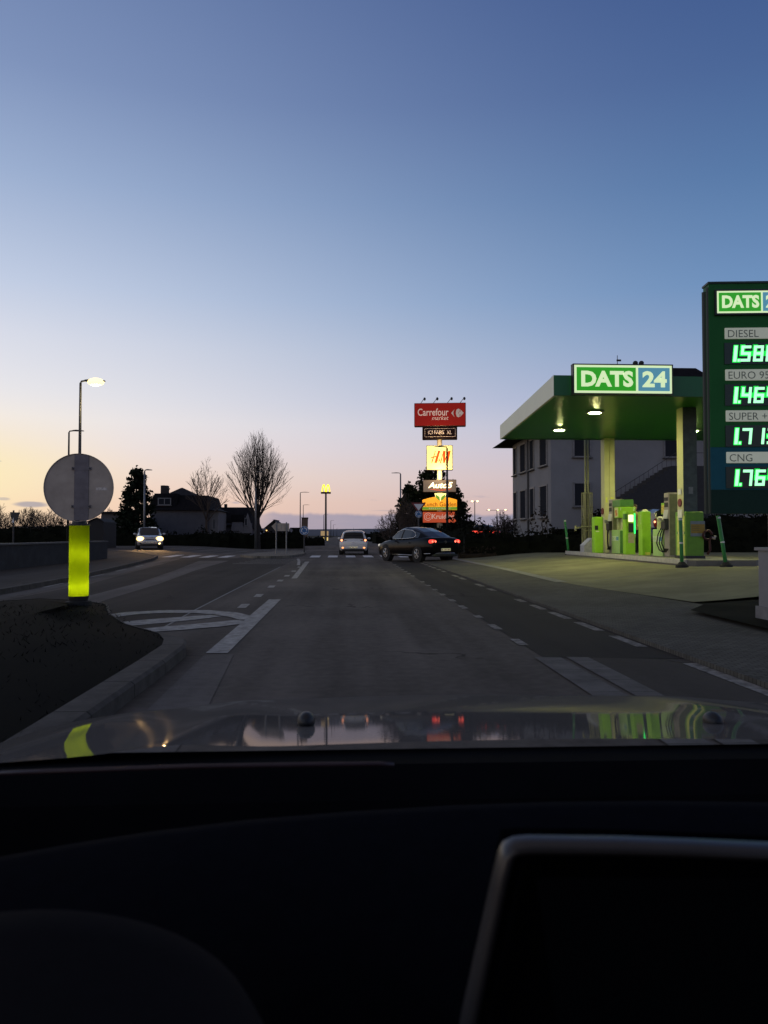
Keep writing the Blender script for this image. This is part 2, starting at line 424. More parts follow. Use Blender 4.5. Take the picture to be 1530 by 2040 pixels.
mb.build('kerb_strip', m_conc, kind='structure')
mb = MB(); pl = [G(1375, 1218, .13), G(1408, 1204, .16), G(1506, 1197, .2), (9.5, 12.6, .3), (9.5, 7, .3), G(1540, 1258, .13)]
mb.add([(p[0], p[1], p[2] + .02) for p in pl], [tuple(range(len(pl) - 1, -1, -1))]); mb.build('planting_bed', m_soil, kind='structure')
mb = MB(); mb.quad((5.9, -10, .12), (40, -10, .3), (40, 12.5, .38), (5.76, 12.49, .1185)); mb.build('verge', m_soil, kind='structure')

# left pavement and kerb, grass bank
sw = [(-7.3, -12), (-7.3, 16), (-7.5, 21), (-8.5, 30), (-9.5, 38), (-10.1, 41.2), (-11.2, 43.6), (-13.5, 46.5), (-17, 49.5), (-24, 53), (-40, 58)]
mb = MB()
back = [(-12.0, p[1]) if p[1] < 37 else (-11.9 - (p[1] - 37) * .9 if p[1] < 47 else p[0] - 3.5, min(p[1], 41 + (p[1] - 41) * .55)) for p in sw]
for i in range(len(sw) - 1):
    a, b, c, d = sw[i], sw[i + 1], back[i + 1], back[i]
    mb.add([(p[0], p[1], gz(*p) + .1) for p in (a, b, c, d)], [(0, 1, 2, 3)])
mb.build('footway', asphalt('footway_asphalt', (.060, .053, .048), .2), kind='structure')
mb = MB()
for i in range(len(sw) - 1):
    a, b = Vector(sw[i]), Vector(sw[i + 1]); d = (b - a).normalized(); nn_ = Vector((d.y, -d.x))
    q = [a, b, b + nn_ * .14, a + nn_ * .14]
    zt = [gz(*p) for p in q]
    mb.add([(p.x, p.y, z + .115) for p, z in zip(q, zt)] + [(p.x, p.y, z - .02) for p, z in zip(q, zt)], [(3, 2, 1, 0), (2, 3, 7, 6), (0, 1, 5, 4)])
mb.build('kerb', m_kerb, kind='structure')
mb = MB(); ribbon(mb, [(-6.75, -12), (-6.8, 12), (-6.95, 18), (-7.3, 24), (-8.0, 31), (-8.8, 38), (-9.5, 41.5)], [.55, .55, .5, .45, .4, .35, .3], .005)
mb.build('gutter', m_asph3, kind='structure')
mb = MB()
gx = [-90, -60, -40, -26, -20, -16, -13.4, -12.1]; gy = [-10, 0, 10, 16, 22, 28, 34, 37.2, 40, 44, 50, 58]
def bz(x, y): return .12 + .72 * sst(-x, 11.2, 12.2) * sst(y, 58, 40) + .10 * math.sin(x * .4) * math.sin(y * .3)
vs = [(x - (max(0, y - 37) * .9 if x > -20 else 0), y, bz(x, y)) for y in gy for x in gx]; n = len(gx)
mb.add(vs, [(j * n + i, j * n + i + 1, (j + 1) * n + i + 1, (j + 1) * n + i) for j in range(len(gy) - 1) for i in range(n - 1)])
mb.build('grass_bank', m_bank, kind='structure')

# left traffic island: kerb and domed dark turf
isl = [(-1.62, -10), (-1.62, 3), (-1.62, 7.0), (-1.64, 8.0), (-1.74, 8.5), (-2.1, 8.95), (-2.75, 9.9), (-3.35, 11.2), (-3.85, 12.7), (-4.5, 13.5), (-5.4, 13.9), (-6.1, 13.2), (-6.2, 10), (-6.2, -10)]
def inset(poly, d):
    c = Vector((sum(p[0] for p in poly) / len(poly), sum(p[1] for p in poly) / len(poly))); o = []
    n_ = len(poly)
    for i in range(n_):
        a, b, e = Vector(poly[i - 1]), Vector(poly[i]), Vector(poly[(i + 1) % n_])
        t = ((b - a).normalized() + (e - b).normalized()).normalized(); o.append(b + Vector((-t.y, t.x)) * d)
    return o
inn = [Vector(a) if False else b_ for a, b_ in zip(isl, [q2 if 1 <= i <= 4 or i in (0, 13) else q3 for i, (q2, q3) in enumerate(zip(inset(isl, .24), inset(isl, .05)))])]
mb = MB(); n = len(isl)
mb.add([(p[0], p[1], -.02) for p in isl] + [(p[0] * 1.0, p[1], .10) for p in isl] + [(p.x * .96 + Vector(q).x * .04, p.y, .125) for p, q in zip(inset(isl, .03), isl)] + [(p.x, p.y, .125) for p in inn],
       [(k_ * n + i, k_ * n + (i + 1) % n, (k_ + 1) * n + (i + 1) % n, (k_ + 1) * n + i) for k_ in range(3) for i in range(n)])
mb.build('island_kerb', m_kerb, kind='structure')
mb = MB()
i2 = inset(isl, .8)
ctr = [(-4.1, y) for y in (-9, 3, 6, 7, 7.5, 8, 9, 10.4, 11.4, 11.6, 11.8, 11.6, 9.8, -9)]
mb.add([(p.x, p.y, .118) for p in inn] + [(p.x, p.y, .165) for p in i2] + [(p[0], p[1], .215) for p in ctr],
       [(k_ * n + i, k_ * n + (i + 1) % n, (k_ + 1) * n + (i + 1) % n, (k_ + 1) * n + i) for k_ in range(2) for i in range(n)])
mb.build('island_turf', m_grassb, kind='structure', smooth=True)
mb = MB(); rnd = random.Random(3)
def inpoly(x, y, poly):
    c = False; j = len(poly) - 1
    for i in range(len(poly)):
        a, b = poly[i], poly[j]
        if (a[1] > y) != (b[1] > y) and x < (b[0] - a[0]) * (y - a[1]) / (b[1] - a[1]) + a[0]: c = not c
        j = i
    return c
inn_t = [(p.x, p.y) for p in inn]
for _ in range(2600):
    x, y = rnd.uniform(-6.1, -1.7), 2.5 + 11 * rnd.random() ** .8
    if not inpoly(x, y, inn_t): continue
    z = .12 + .09 * sst(-x, 1.9, 3.2) * sst(13 - y + (-x - 4) * .2, 0, 2); h = rnd.uniform(.015, .045); a = rnd.uniform(0, 6.3); b_ = rnd.uniform(-.05, .05)
    dx, dy = math.cos(a) * .006, math.sin(a) * .006
    mb.add([(x - dx, y - dy, z - .01), (x + dx, y + dy, z - .01), (x + b_, y + b_ * .6, z + h)], [(0, 1, 2)])
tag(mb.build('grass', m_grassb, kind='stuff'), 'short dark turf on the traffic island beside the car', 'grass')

# splitter island ahead with paler blocks
mb = MB(); mb.slab([(-5.9, 43.2), (-4.9, 40.7), (-4.0, 40.6), (-3.0, 41.8), (-2.55, 46), (-2.75, 52), (-4.4, 53.5), (-5.6, 49)], -.02, .12)
mb.build('splitter_island', pavers('splitter_blocks', (.30, .27, .22), 3.0), kind='structure')

# painted markings
mb = MB(); rnd = random.Random(5)
ribbon(mb, [(-1.36, 8.2), (-1.37, 14.9)], .23, .006)
ribbon(mb, [(-1.48, 22), (-1.62, 28), (-1.80, 35.5)], [.16, .18, .2], .006)
for y0 in (13.2, 15.5, 18.2, 20.6, 23.0, 26.0, 29.2, 32.5):
    ribbon(mb, [(-1.78, y0), (-1.80, y0 + .75)], .15, .006)
mw = MB(); y0 = 8.6
while y0 < 35:
    if y0 < 12 or rnd.random() < .8:
        ribbon(mw, [(2.0, y0), (2.0, y0 + rnd.uniform(.35, .6))], .11, .0085)
    if rnd.random() < .85 or y0 < 11:
        ribbon(mw, [(3.28, y0 - .2), (3.28, y0 + rnd.uniform(.45, .8))], .13, .0085)
    y0 += 1.42
mw.quad((3.24, 4, .0095), (3.38, 4, .0095), (3.38, 7.3, .0095), (3.24, 7.3, .0095))
mw.build('worn_marking', mat('worn_road_paint', (.22, .205, .185), .9, spec=.06, var=.7, scale=9), kind='structure')
def gp(l): return [tuple(G(*p))[:2] for p in l]
ribbon(mb, gp([(205, 1230), (265, 1222), (330, 1219), (400, 1219), (450, 1223), (480, 1229), (495, 1235)]), [.35, .42, .45, .45, .42, .34, .26], .0085)
ribbon(mb, gp([(228, 1246), (300, 1239), (370, 1233), (430, 1227)]), [.5, .55, .5, .3], .0075)
ribbon(mb, gp([(290, 1257), (350, 1252), (420, 1246), (490, 1238)]), [.4, .5, .5, .42], .0085)
for i in range(6):
    a = 33.2 + i * 1.25
    ribbon(mb, [(-4.9 + i * .1, a + .3), (-2.0, a - .5)], .14, .006)
ribbon(mb, [(-1.95, 31.5), (-2.2, 36), (-2.5, 40)], .13, .007)
for x in (-7.9, -8.3, -8.75):
    pass
for y0 in (14, 18.5, 23, 26.5, 30):
    ribbon(mb, [(-7.08 - max(0, y0 - 18) * .085, y0), (-7.08 - max(0, y0 - 16.6) * .085, y0 + 1.6)], .10, .0085)
ribbon(mb, [(-9.5, 58), (-7, 55.5), (-5.8, 53.5), (-4.6, 52.6)], .12, .006)
ribbon(mb, [(-20, 56), (-16, 57.5), (-12, 59), (-6, 60), (0, 60), (4, 58)], .25, .006)
mb.build('road_marking', m_white, kind='structure')
mb = MB()
for i in range(-10, 4):
    x = .25 + i * 1.0
    if -5.8 < x < -2.6: continue
    mb.add([(x - .27, 42.2, gz(x, 42.2) + .006), (x + .27, 42.2, gz(x, 42.2) + .006), (x + .27 - .02, 45.8, gz(x, 45.8) + .006), (x - .27 - .02, 45.8, gz(x, 45.8) + .006)], [(0, 1, 2, 3)])
mb.build('zebra_crossing', mat('crossing_paint', (.60, .58, .55), .7, var=.3, scale=5), kind='structure')
mb = MB(); ribbon(mb, [(-4.75, 12.5), (-4.9, 15), (-5.05, 20), (-5.6, 27), (-6.3, 37)], [.7, .62, .6, .7, 1.4], .004)
ribbon(mb, [(-1.15, 2), (-1.2, 5.5), (-1.32, 8.1)], [.4, .42, .3], .0045)
mb.build('worn_strip', m_asph3, kind='structure')
mb = MB(); ribbon(mb, [(-2.42, 9), (-2.5, 13), (-2.53, 20), (-2.55, 30)], .035, .0045); mb.build('tar_seam', mat('seam', (.13, .125, .12), .6), kind='structure')

mb = MB(); 
for a, b_ in ((13.9, 20), (20, 28), (28, 36), (36, 41)):
    xa, xb = -6.5 - max(0, a - 20) * .1, -6.5 - max(0, b_ - 20) * .1
    mb.add([(xa, a, gz(xa, a) + .003), (-2.52, a, gz(-2.5, a) + .003), (-2.54, b_, gz(-2.5, b_) + .003), (xb, b_, gz(xb, b_) + .003)], [(0, 1, 2, 3)])
mb.add([(-6.5, 13.9, .003), (-4.0, 10, .003), (-2.45, 8.6, .003), (-2.52, 13.9, .003)], [(0, 1, 2, 3)])
mb.build('opposite_lane', asphalt('old_dark_asphalt', (.052, .045, .039), .32), kind='structure')
mb = MB(); mb.quad(*[(x, y, fz(x, y) + .006) for x, y in ((5.95, 18.05), (7.0, 18.4), (6.97, 18.5), (5.92, 18.15))]); mb.build('drain_slot', m_black, kind='structure')
# hills on the horizon
mb = MB(); rnd = random.Random(11)
for (Y, h, amp, dz) in ((1500, 13, 5, 0), (800, 5.0, 2.4, 0)):
    N = 90; x0, x1 = -Y * 1.2, Y * 1.2; A = []; Bk = []; T = []
    for i in range(N + 1):
        x = x0 + (x1 - x0) * i / N
        z = h + amp * (math.sin(x * 4.4 / Y + Y) + .6 * math.sin(x * 11 / Y + 2) + .35 * math.sin(x * 31 / Y)) * .5 + rnd.uniform(0, .5)
        A.append((x, Y - 120, -1)); T.append((x, Y, max(z, .5))); Bk.append((x, Y + 160, -1))
    mb.loft([A, T, Bk], False)
mb.build('hills', mat('haze_blue_hills', (.045, .052, .075), .95, var=.3, scale=.02), kind='structure', smooth=True)  # bluish base colour carries the distance haze

# ================================================================== BUILDERS
def lamp_post(loc, h, arm, label, lit=False, group='street lamps along the road', r=.075, head=.75, cat='street lamp', steel=None):
    t = thing('street_lamp', label, cat, loc, 0, group)
    sgn = 1 if arm > 0 else -1
    b = MB(); b.cyl((0, 0, -.1), (0, 0, h - .1), r * 1.25, r * .75, 10); b.build('pole', steel or m_dsteel, t, True)
    b = MB(); b.tube([(0, 0, h - .12), (sgn * .04, 0, h - .02), (sgn * abs(arm) * .4, 0, h + .02)], .045, 8); b.build('arm', steel or m_dsteel, t, True)
    b = MB(); a = abs(arm)
    pr = [(sgn * (a * .3), .055), (sgn * (a * .3 + head * .35), .075), (sgn * (a * .3 + head), .03)]
    b.loft([[(x, -.13 * (.6 if i != 1 else 1), h - .02), (x, -.13 * (.6 if i != 1 else 1), h + z), (x, .13 * (.6 if i != 1 else 1), h + z), (x, .13 * (.6 if i != 1 else 1), h - .02)] for i, (x, z) in enumerate(pr)], True, True)
    hd = b.build('lamp_head', steel or m_dsteel, t)
    if lit:
        b = MB(); b.ell((sgn * (a * .3 + head * .55), -.02, h - .05), (head * .85, .50, .40), 14, 8); b.build('lamp_lens', m_lamp, hd, True)  # lens enlarged to stand in for the glare round the lamp
        light('lamp_light', 'POINT', (sgn * (a * .3 + head * .55), -.02, h - .3), 160, (1, .78, .42), t, .15)
    return t
m_lamp = mat('lit_lamp_glass', (.9, .8, .5), .3, var=0, emit=(1, .74, .28), es=2.3)

def tri_cyl(mb, a, b, r0, r1, n=4): mb.cyl(a, b, r0, r1, n, False)

def bare_tree(name, label, loc, H, spread, seed, trunk=.22, fan=30, base=.22, material=None, twig=.012, dens=1.0, group=None, limbs=9, wob=.18, spread_ang=(22, 42), kid=(.42, .62), up=.10, lr=.45):
    """leafless tree: trunk and limbs in one mesh, twigs in another; every child shoot bends upwards"""
    rnd = random.Random(seed); t = thing(name, label, 'tree', loc, 0, group)
    A, B = MB(), MB(); cz = H * (.5 + base / 2); 
    def inside(p):
        e = (p.z - H * base) / (H * (1 - base)); 
        if e < -.02 or e > 1.03: return False
        rr = spread * math.sin(math.pi * min(1, max(0, .10 + e * .88)) ** .85) + .1
        return math.hypot(p.x, p.y) < rr * 1.05
    def grow(p, d, L, r, depth):
        n = max(2, int(L / (H * .055))); seg = L / n; pts = []
        for i in range(n):
            d = (d + Vector((rnd.gauss(0, wob), rnd.gauss(0, wob), rnd.gauss(0, wob * .4) + up)) * .45).normalized()
            q = p + d * seg; f = 1 - (i + 1) / n * .65; r2 = max(r * f, twig * .55)
            m_ = A if depth <= 1 else B
            tri_cyl(m_, p, q, max(r * (1 - i / n * .65), twig * .55), r2, 5 if depth <= 1 else 3)
            p = q
            if not inside(p) and (depth > 0 or i > 1): return
            if depth < 4 and (i > 0 or depth > 0):
                nb = 1 if depth < 3 else rnd.choice((1, 2))
                if rnd.random() < (.95 if depth < 2 else .75) * dens:
                    for _ in range(nb):
                        ax = d.orthogonal().normalized(); ax.rotate(Matrix.Rotation(rnd.uniform(0, 6.28), 3, d))
                        cd = d.copy(); cd.rotate(Matrix.Rotation(R(rnd.uniform(*spread_ang)), 3, ax)); cd = (cd + Vector((0, 0, .12))).normalized()
                        grow(p, cd, L * rnd.uniform(*kid) * (1 - .35 * i / n), max(r2 * .55, twig), depth + 1)
    tri_cyl(A, (0, 0, -.2), (0, 0, H * base * .5), trunk * 1.25, trunk, 8); tri_cyl(A, (0, 0, H * base * .5), (0, 0, H * base), trunk, trunk * .85, 8)
    for i in range(limbs):
        a = 6.283 * i / limbs + rnd.uniform(-.3, .3); tilt = R(fan * rnd.uniform(.15, 1.0))
        z0 = H * base * rnd.uniform(.85, 1.1); d = Vector((math.sin(tilt) * math.cos(a), math.sin(tilt) * math.sin(a), math.cos(tilt)))
        grow(Vector((0, 0, z0)), d, (H - z0) * rnd.uniform(.8, 1.0) * (1.02 - .25 * (tilt / R(fan))), trunk * lr, 0)
    A.build('trunk', material or m_bark, t); B.build('crown', material or m_bark, t)
    return t

def leaf_cloud(mb, fn, n, size, rnd):
    for _ in range(n):
        p = fn()
        s_ = size * rnd.uniform(.5, 1.5); u = Vector((rnd.gauss(0, 1), rnd.gauss(0, 1), rnd.gauss(0, 1))).normalized(); v = u.orthogonal().normalized()
        v.rotate(Matrix.Rotation(rnd.uniform(0, 6.28), 3, u)); wv = u.cross(v)
        mb.add([p + v * s_, p + wv * s_ * .45, p - v * s_, p - wv * s_ * .45], [(0, 1, 2, 3)])

def conifer(name, label, loc, H, rad, seed, dense=1.0, ragged=.35, size=.13, group=None, top=.9):
    rnd = random.Random(seed); t = thing(name, label, 'tree', loc, 0, group)
    A = MB(); A.cyl((0, 0, -.2), (0, 0, H * .96), .2, .03, 8); 
    B = MB(); nl = int(H * 3.6)
    for i in range(nl):
        z = H * (.08 + .9 * i / nl); e = 1 - z / H
        rr = rad * min(1, (e * 1.25) ** top) 
        nb = int(6 + rr * 3)
        for j in range(nb):
            a = rnd.uniform(0, 6.28); L = rr * (1 - ragged * rnd.random()); dz = rnd.uniform(-.22, .18)
            tip = Vector((math.cos(a) * L, math.sin(a) * L, z + dz * L + .08))
            A.cyl((0, 0, z), tip, .025, .008, 3, False)
            m_ = int(9 * dense * (.5 + L / rad))
            for k_ in range(m_):
                f = rnd.uniform(.25, 1.0) ** .7; c = Vector((0, 0, z)).lerp(tip, f)
                c += Vector((rnd.gauss(0, .12), rnd.gauss(0, .12), rnd.gauss(0, .09))) * (.6 + rr * .25)
                leaf_cloud(B, lambda: c, 1, size, rnd)
    for k_ in range(20):
        leaf_cloud(B, lambda: Vector((rnd.gauss(0, .05), rnd.gauss(0, .05), H * rnd.uniform(.92, 1.02))), 1, size * .8, rnd)
    A.build('trunk', m_bark, t); B.build('crown', m_leaf, t)
    return t

def hedge(name, label, x0, y0, x1, y1, h, th, seed, material, z=0, dens=70, size=.13, cat='hedge', prof=None, group=None, core=None):
    core = core or (.9 if cat == "hedge" else .45)
    """hedge along a line: twiggy stems under a volume of leaf-sized faces, with uneven top"""
    rnd = random.Random(seed); L = math.hypot(x1 - x0, y1 - y0); dx, dy = (x1 - x0) / L, (y1 - y0) / L
    t = thing(name, label, cat, (x0, y0, z), math.atan2(dy, dx), group); B = MB(); S = MB()
    ph = [rnd.uniform(0, 6.28) for _ in range(4)]
    def top(s_): 
        base = (prof(s_ / L) if prof else 1) * h
        return base * (1 + .07 * math.sin(s_ * .9 + ph[0]) + .06 * math.sin(s_ * 2.3 + ph[1]) + .04 * math.sin(s_ * 5.1 + ph[2]))
    def fn():
        s_ = rnd.uniform(0, L); T = top(s_); f = rnd.random() ** .75
        yy = rnd.uniform(-1, 1) * th / 2 * (1.05 - .45 * f * f)
        return Vector((s_, yy, f * T * (1 + max(0, rnd.gauss(0, .04)))))
    leaf_cloud(B, fn, int(L * h * dens), size, rnd)
    for i in range(int(L * 2)):
        s_ = rnd.uniform(0, L); S.cyl((s_, rnd.uniform(-.2, .2) * th, -.1), (s_ + rnd.gauss(0, .3), rnd.gauss(0, .2) * th, top(s_) * rnd.uniform(.9, 1.15)), .03, .008, 3, False)
    # dense heart of the hedge
    K = MB(); m_ = max(3, int(L / .8)); rings = []
    for i in range(m_ + 1):
        s_ = L * i / m_; T = top(s_) * core; rings.append([(s_, -th * .36, -.1), (s_, -th * .33, T * .7), (s_, -th * .12, T), (s_, th * .12, T), (s_, th * .33, T * .7), (s_, th * .36, -.1)])
    B.loft(rings, True, True)
    S.build('stems', m_bark if material is not m_hedgeb else m_hedgeb, t); B.build('foliage', material, t)
    return t

# ------------------------------------------------------------------ cars
def make_car(label, cat, loc, rz, spec, paint, group=None, front_lit=False, rear_lit=None, name='car'):
    t = thing(name, label, cat, loc, rz, group)
    st = spec['body']; B = MB(); rings = []
    for (y, zb, zt, hw) in st:
        h = zt - zb
        half = [(0, zb), (hw * .86, zb), (hw * .965, zb + h * .10), (hw * 1.0, zb + h * .34), (hw * 1.0, zb + h * .55), (hw * .985, zb + h * .74), (hw * .965, zb + h * .80), (hw * .93, zb + h * .93), (hw * .82, zt), (hw * .45, zt + .022), (0, zt + .03)]
        ring = [(x, y, z) for x, z in half] + [(-x, y, z) for x, z in half[-2:0:-1]]
        rings.append(ring)
    B.loft(rings, True, True)
    gs = spec['green']; gr = []
    for (y, zb, zr, wb, wr) in gs:
        half = [(wb, zb), (wb * .25 + wr * .79, zb + (zr - zb) * .80), (wr * .99, zb + (zr - zb) * .90), (wr * .80, zr), (0, zr + .025)]
        gr.append([(x, y, z) for x, z in half] + [(-x, y, z) for x, z in half[-2::-1]])
    n = len(gr[0]); SG, RG, FG = MB(), MB(), MB()
    glass_side = spec['side']; roof = spec['roof']
    for i in range(len(gr) - 1):
        for j in range(n - 1):
            q = [gr[i][j], gr[i + 1][j], gr[i + 1][j + 1], gr[i][j + 1]]
            if j in (0, n - 2):
                m_ = SG if i in glass_side else B
            elif i in roof or j in (1, n - 3): m_ = B
            else: m_ = RG if i < min(roof) else FG
            m_.quad(*q) if j < n // 2 else m_.quad(*q)
    bd = B.build('body', paint, t, True)
    for nm, m_ in (('side_window', SG), ('rear_window', RG), ('windscreen', FG)):
        m_.build(nm, m_glass, t, True)
    # pillars
    S = MB()
    for s_ in (-1, 1):
        for y in spec['pillars']:
            for i in range(len(gs) - 1):
                if gs[i][0] <= y <= gs[i + 1][0]:
                    f = (y - gs[i][0]) / (gs[i + 1][0] - gs[i][0]); a = [gs[i][k_] * (1 - f) + gs[i + 1][k_] * f for k_ in range(5)]
                    S.cyl((s_ * (a[3] + .004), y, a[1]), (s_ * (a[3] * .25 + a[4] * .79 + .004), y - .05, a[1] + (a[2] - a[1]) * .8), .035, .03, 5)
    S.build('pillar', m_black, t)
    # wheels
    wr = spec.get('wr', .32)
    for wy in spec['axles']:
        for s_ in (-1, 1):
            hw = spec['W'] / 2
            A = MB(); A.cyl((s_ * (hw - .26), wy, wr), (s_ * (hw - .005), wy, wr), wr + .055, wr + .055, 24); A.build('wheel_arch', m_rubber, t)
            T = MB(); prof = [(.0, wr * .62), (.0, wr * .92), (.03, wr), (.17, wr), (.2, wr * .92), (.2, wr * .62)]
            T.loft([[(s_ * (hw + .012 - o), wy + r_ * math.cos(2 * math.pi * k_ / 24), wr + r_ * math.sin(2 * math.pi * k_ / 24)) for k_ in range(24)] for o, r_ in prof], True)
            wh = T.build('wheel', m_rubber, t, True)
            Q = MB()
            xo = s_ * (hw + .008)
            Q.loft([[(xo - s_ * (.0 if q == 0 else .03), wy + rr * math.cos(2 * math.pi * k_ / 20), wr + rr * math.sin(2 * math.pi * k_ / 20)) for k_ in range(20)] for q, rr in ((0, wr * .66), (0, wr * .57), (1, wr * .55))], True)
            for k_ in range(5):
                a = 2 * math.pi * k_ / 5 + .3
                for da in (-.16, .16):
                    Q.cyl((xo - s_ * .012, wy + .05 * math.cos(a), wr + .05 * math.sin(a)), (xo - s_ * .012, wy + wr * .6 * math.cos(a + da), wr + wr * .6 * math.sin(a + da)), .022, .018, 5)
            Q.cyl((xo - s_ * .03, wy, wr), (xo + s_ * .004, wy, wr), .06, .05, 10)
            Q.build('rim', m_alloy, wh)
            D_ = MB(); D_.cyl((xo - s_ * .06, wy, wr), (xo - s_ * .045, wy, wr), wr * .6, wr * .6, 20); D_.build('brake_disc', m_black, wh)
    # mirrors
    for s_ in (-1, 1):
        A = MB(); A.ell((s_ * (spec['W'] / 2 + .08), spec['mirror'][0], spec['mirror'][1]), (.22, .16, .15), 8, 5); A.build('wing_mirror', spec.get('mirror_mat', paint), t, True)
    return t, bd

def pieces(t, lst):
    for nm, mt, c, d in lst:
        b = MB(); b.ell(c, d, 14, 8, .55); b.build(nm, mt, t, True)

def wrapped(t, nm, mt, pts, th=.02, axis=1):
    """lamp or badge panel following given outline (x,z) at depth y"""
    b = MB(); b.prism([(p[0], p[1]) for p in pts], pts[0][2], pts[0][2] + th); return b.build(nm, mt, t)

HATCH = dict(W=1.78, wr=.325, axles=(-1.32, 1.33), mirror=(.75, 1.0), side=(1, 2, 3, 4), roof=(2, 3), pillars=(-.95, -.05),
    body=[(-2.12, .42, .78, .74), (-2.09, .30, .94, .83), (-1.95, .24, 1.0, .875), (-1.4, .2, 1.0, .89), (-.4, .2, .97, .89), (.6, .2, .95, .89), (1.0, .2, .93, .885), (1.6, .2, .84, .87), (1.95, .22, .72, .82), (2.1, .3, .62, .7), (2.14, .38, .54, .58)],
    green=[(-2.03, .97, .99, .76, .66), (-1.72, .98, 1.37, .80, .585), (-1.35, .97, 1.47, .82, .60), (-.3, .96, 1.50, .83, .62), (.2, .95, 1.45, .83, .62), (.65, .94, 1.2, .82, .66), (1.1, .92, .95, .76, .6)])
SEDAN = dict(W=1.82, wr=.335, axles=(-1.38, 1.34), mirror=(.72, .98), side=(1, 2, 3, 4), roof=(2, 3), pillars=(.02,),
    body=[(-2.40, .44, .80, .72), (-2.37, .32, .93, .80), (-2.25, .26, 1.0, .85), (-1.9, .22, 1.035, .89), (-1.4, .20, 1.02, .91), (-.5, .20, .98, .91), (.5, .20, .95, .91), (1.0, .20, .93, .905), (1.7, .20, .84, .885), (2.1, .22, .74, .83), (2.30, .30, .63, .72), (2.36, .40, .54, .6)],
    green=[(-1.92, 1.02, 1.05, .72, .60), (-1.35, 1.01, 1.27, .80, .60), (-.72, .985, 1.43, .83, .59), (-.05, .97, 1.475, .84, .60), (.32, .96, 1.44, .84, .60), (.72, .95, 1.22, .83, .64), (1.18, .92, .945, .77, .60)])
ESTATE = dict(W=1.75, wr=.31, axles=(-1.28, 1.30), mirror=(.72, 1.0), side=(1, 2, 3, 4), roof=(2, 3), pillars=(-.9, .0),
    body=[(-2.08, .42, .80, .74), (-2.0, .26, .97, .85), (-1.3, .2, .99, .875), (0, .2, .96, .875), (.8, .2, .94, .875), (1.35, .2, .88, .865), (1.8, .22, .78, .83), (2.02, .28, .66, .74), (2.08, .36, .56, .62)],
    green=[(-2.0, .97, 1.0, .76, .66), (-1.75, .97, 1.36, .78, .6), (-1.4, .96, 1.44, .79, .6), (-.2, .95, 1.47, .80, .61), (.25, .94, 1.42, .80, .61), (.7, .93, 1.17, .80, .64), (1.1, .92, .94, .75, .6)])
VAN = dict(W=1.80, wr=.32, axles=(-1.4, 1.4), mirror=(.95, 1.2), side=(1, 2, 3, 4), roof=(1, 2, 3), pillars=(-1.0, .2),
    body=[(-2.2, .42, 1.0, .76), (-2.15, .28, 1.14, .86), (-1.4, .2, 1.14, .9), (0, .2, 1.12, .9), (1.0, .2, 1.08, .9), (1.6, .22, .95, .88), (2.1, .26, .78, .8), (2.2, .36, .62, .62)],
    green=[(-2.14, 1.12, 1.15, .82, .74), (-1.95, 1.12, 1.82, .84, .70), (-1.3, 1.12, 1.87, .85, .70), (.2, 1.1, 1.88, .85, .70), (.75, 1.09, 1.8, .85, .69), (1.15, 1.07, 1.45, .83, .69), (1.62, 1.0, 1.03, .76, .6)])
m_silver = mat('silver_white_paint', (.66, .64, .61), .3, .05, coat=.6, var=.08, scale=2)
m_blackp = mat('black_car_paint', (.003, .003, .0035), .3, .0, spec=.04, coat=.22, var=.1)
m_lightp = mat('pale_grey_paint', (.40, .39, .40), .28, .3, coat=1, var=.08)
m_darkp = mat('dark_blue_paint', (.012, .014, .02), .25, 0, coat=1, var=.1)
m_tail = mat('lit_tail_lamp', (.4, .02, .01), .3, var=0, emit=(1, .05, .035), es=1.5)
m_brake = mat('lit_brake_bulb', (.7, .1, .05), .3, var=0, emit=(1, .36, .16), es=2.6)
m_taild = mat('dim_tail_lamp', (.3, .02, .01), .3, var=0, emit=(1, .07, .04), es=1.6)
m_tailb = mat('lit_red_bulb', (.7, .1, .05), .3, var=0, emit=(1, .16, .09), es=2.6)
m_tailred = mat('red_lens', (.16, .01, .01), .2, var=0)
m_orange = mat('glowing_reflector', (.6, .2, .05), .3, var=0, emit=(1, .36, .12), es=2.2)  # painted glow for the rear reflectors, which are no lamps
m_head = mat('lit_headlamp', (1, .9, .7), .2, var=0, emit=(1, .74, .32), es=3.4)
m_core = mat('glowing_bulb', (1, .9, .7), .2, var=0, emit=(1, .80, .45), es=90)
m_headl = mat('orange_halo_lens', (1, .8, .4), .2, var=0, emit=(1, .62, .20), es=1.5)  # orange emission paints the halo round the headlamp bulb
m_plate = mat('number_plate_white', (.75, .73, .55), .5, var=.05)
m_platemark = mat('plate_characters', (.25, .12, .10), .6)

def plate(t, y, z, face=-1, lamp=True, x=0):
    b = MB(); b.box((x, y, z), (.52, .02, .11)); p = b.build('number_plate', m_plate, t)
    b = MB()
    for i in range(7):
        if i in (1, 4): continue
        b.box((x - .19 + i * .063, y + face * .0115, z), (.032, .003, .062))
    b.build('plate_characters', m_platemark, p)
    if lamp:
        for s_ in (-.17, 0, .17): light('plate_lamp', 'SPOT', (x + s_, y + face * .22, z + .10), .55, (1, .86, .5), t, .01, R(42), (R(65), 0, 0 if face < 0 else R(180)))

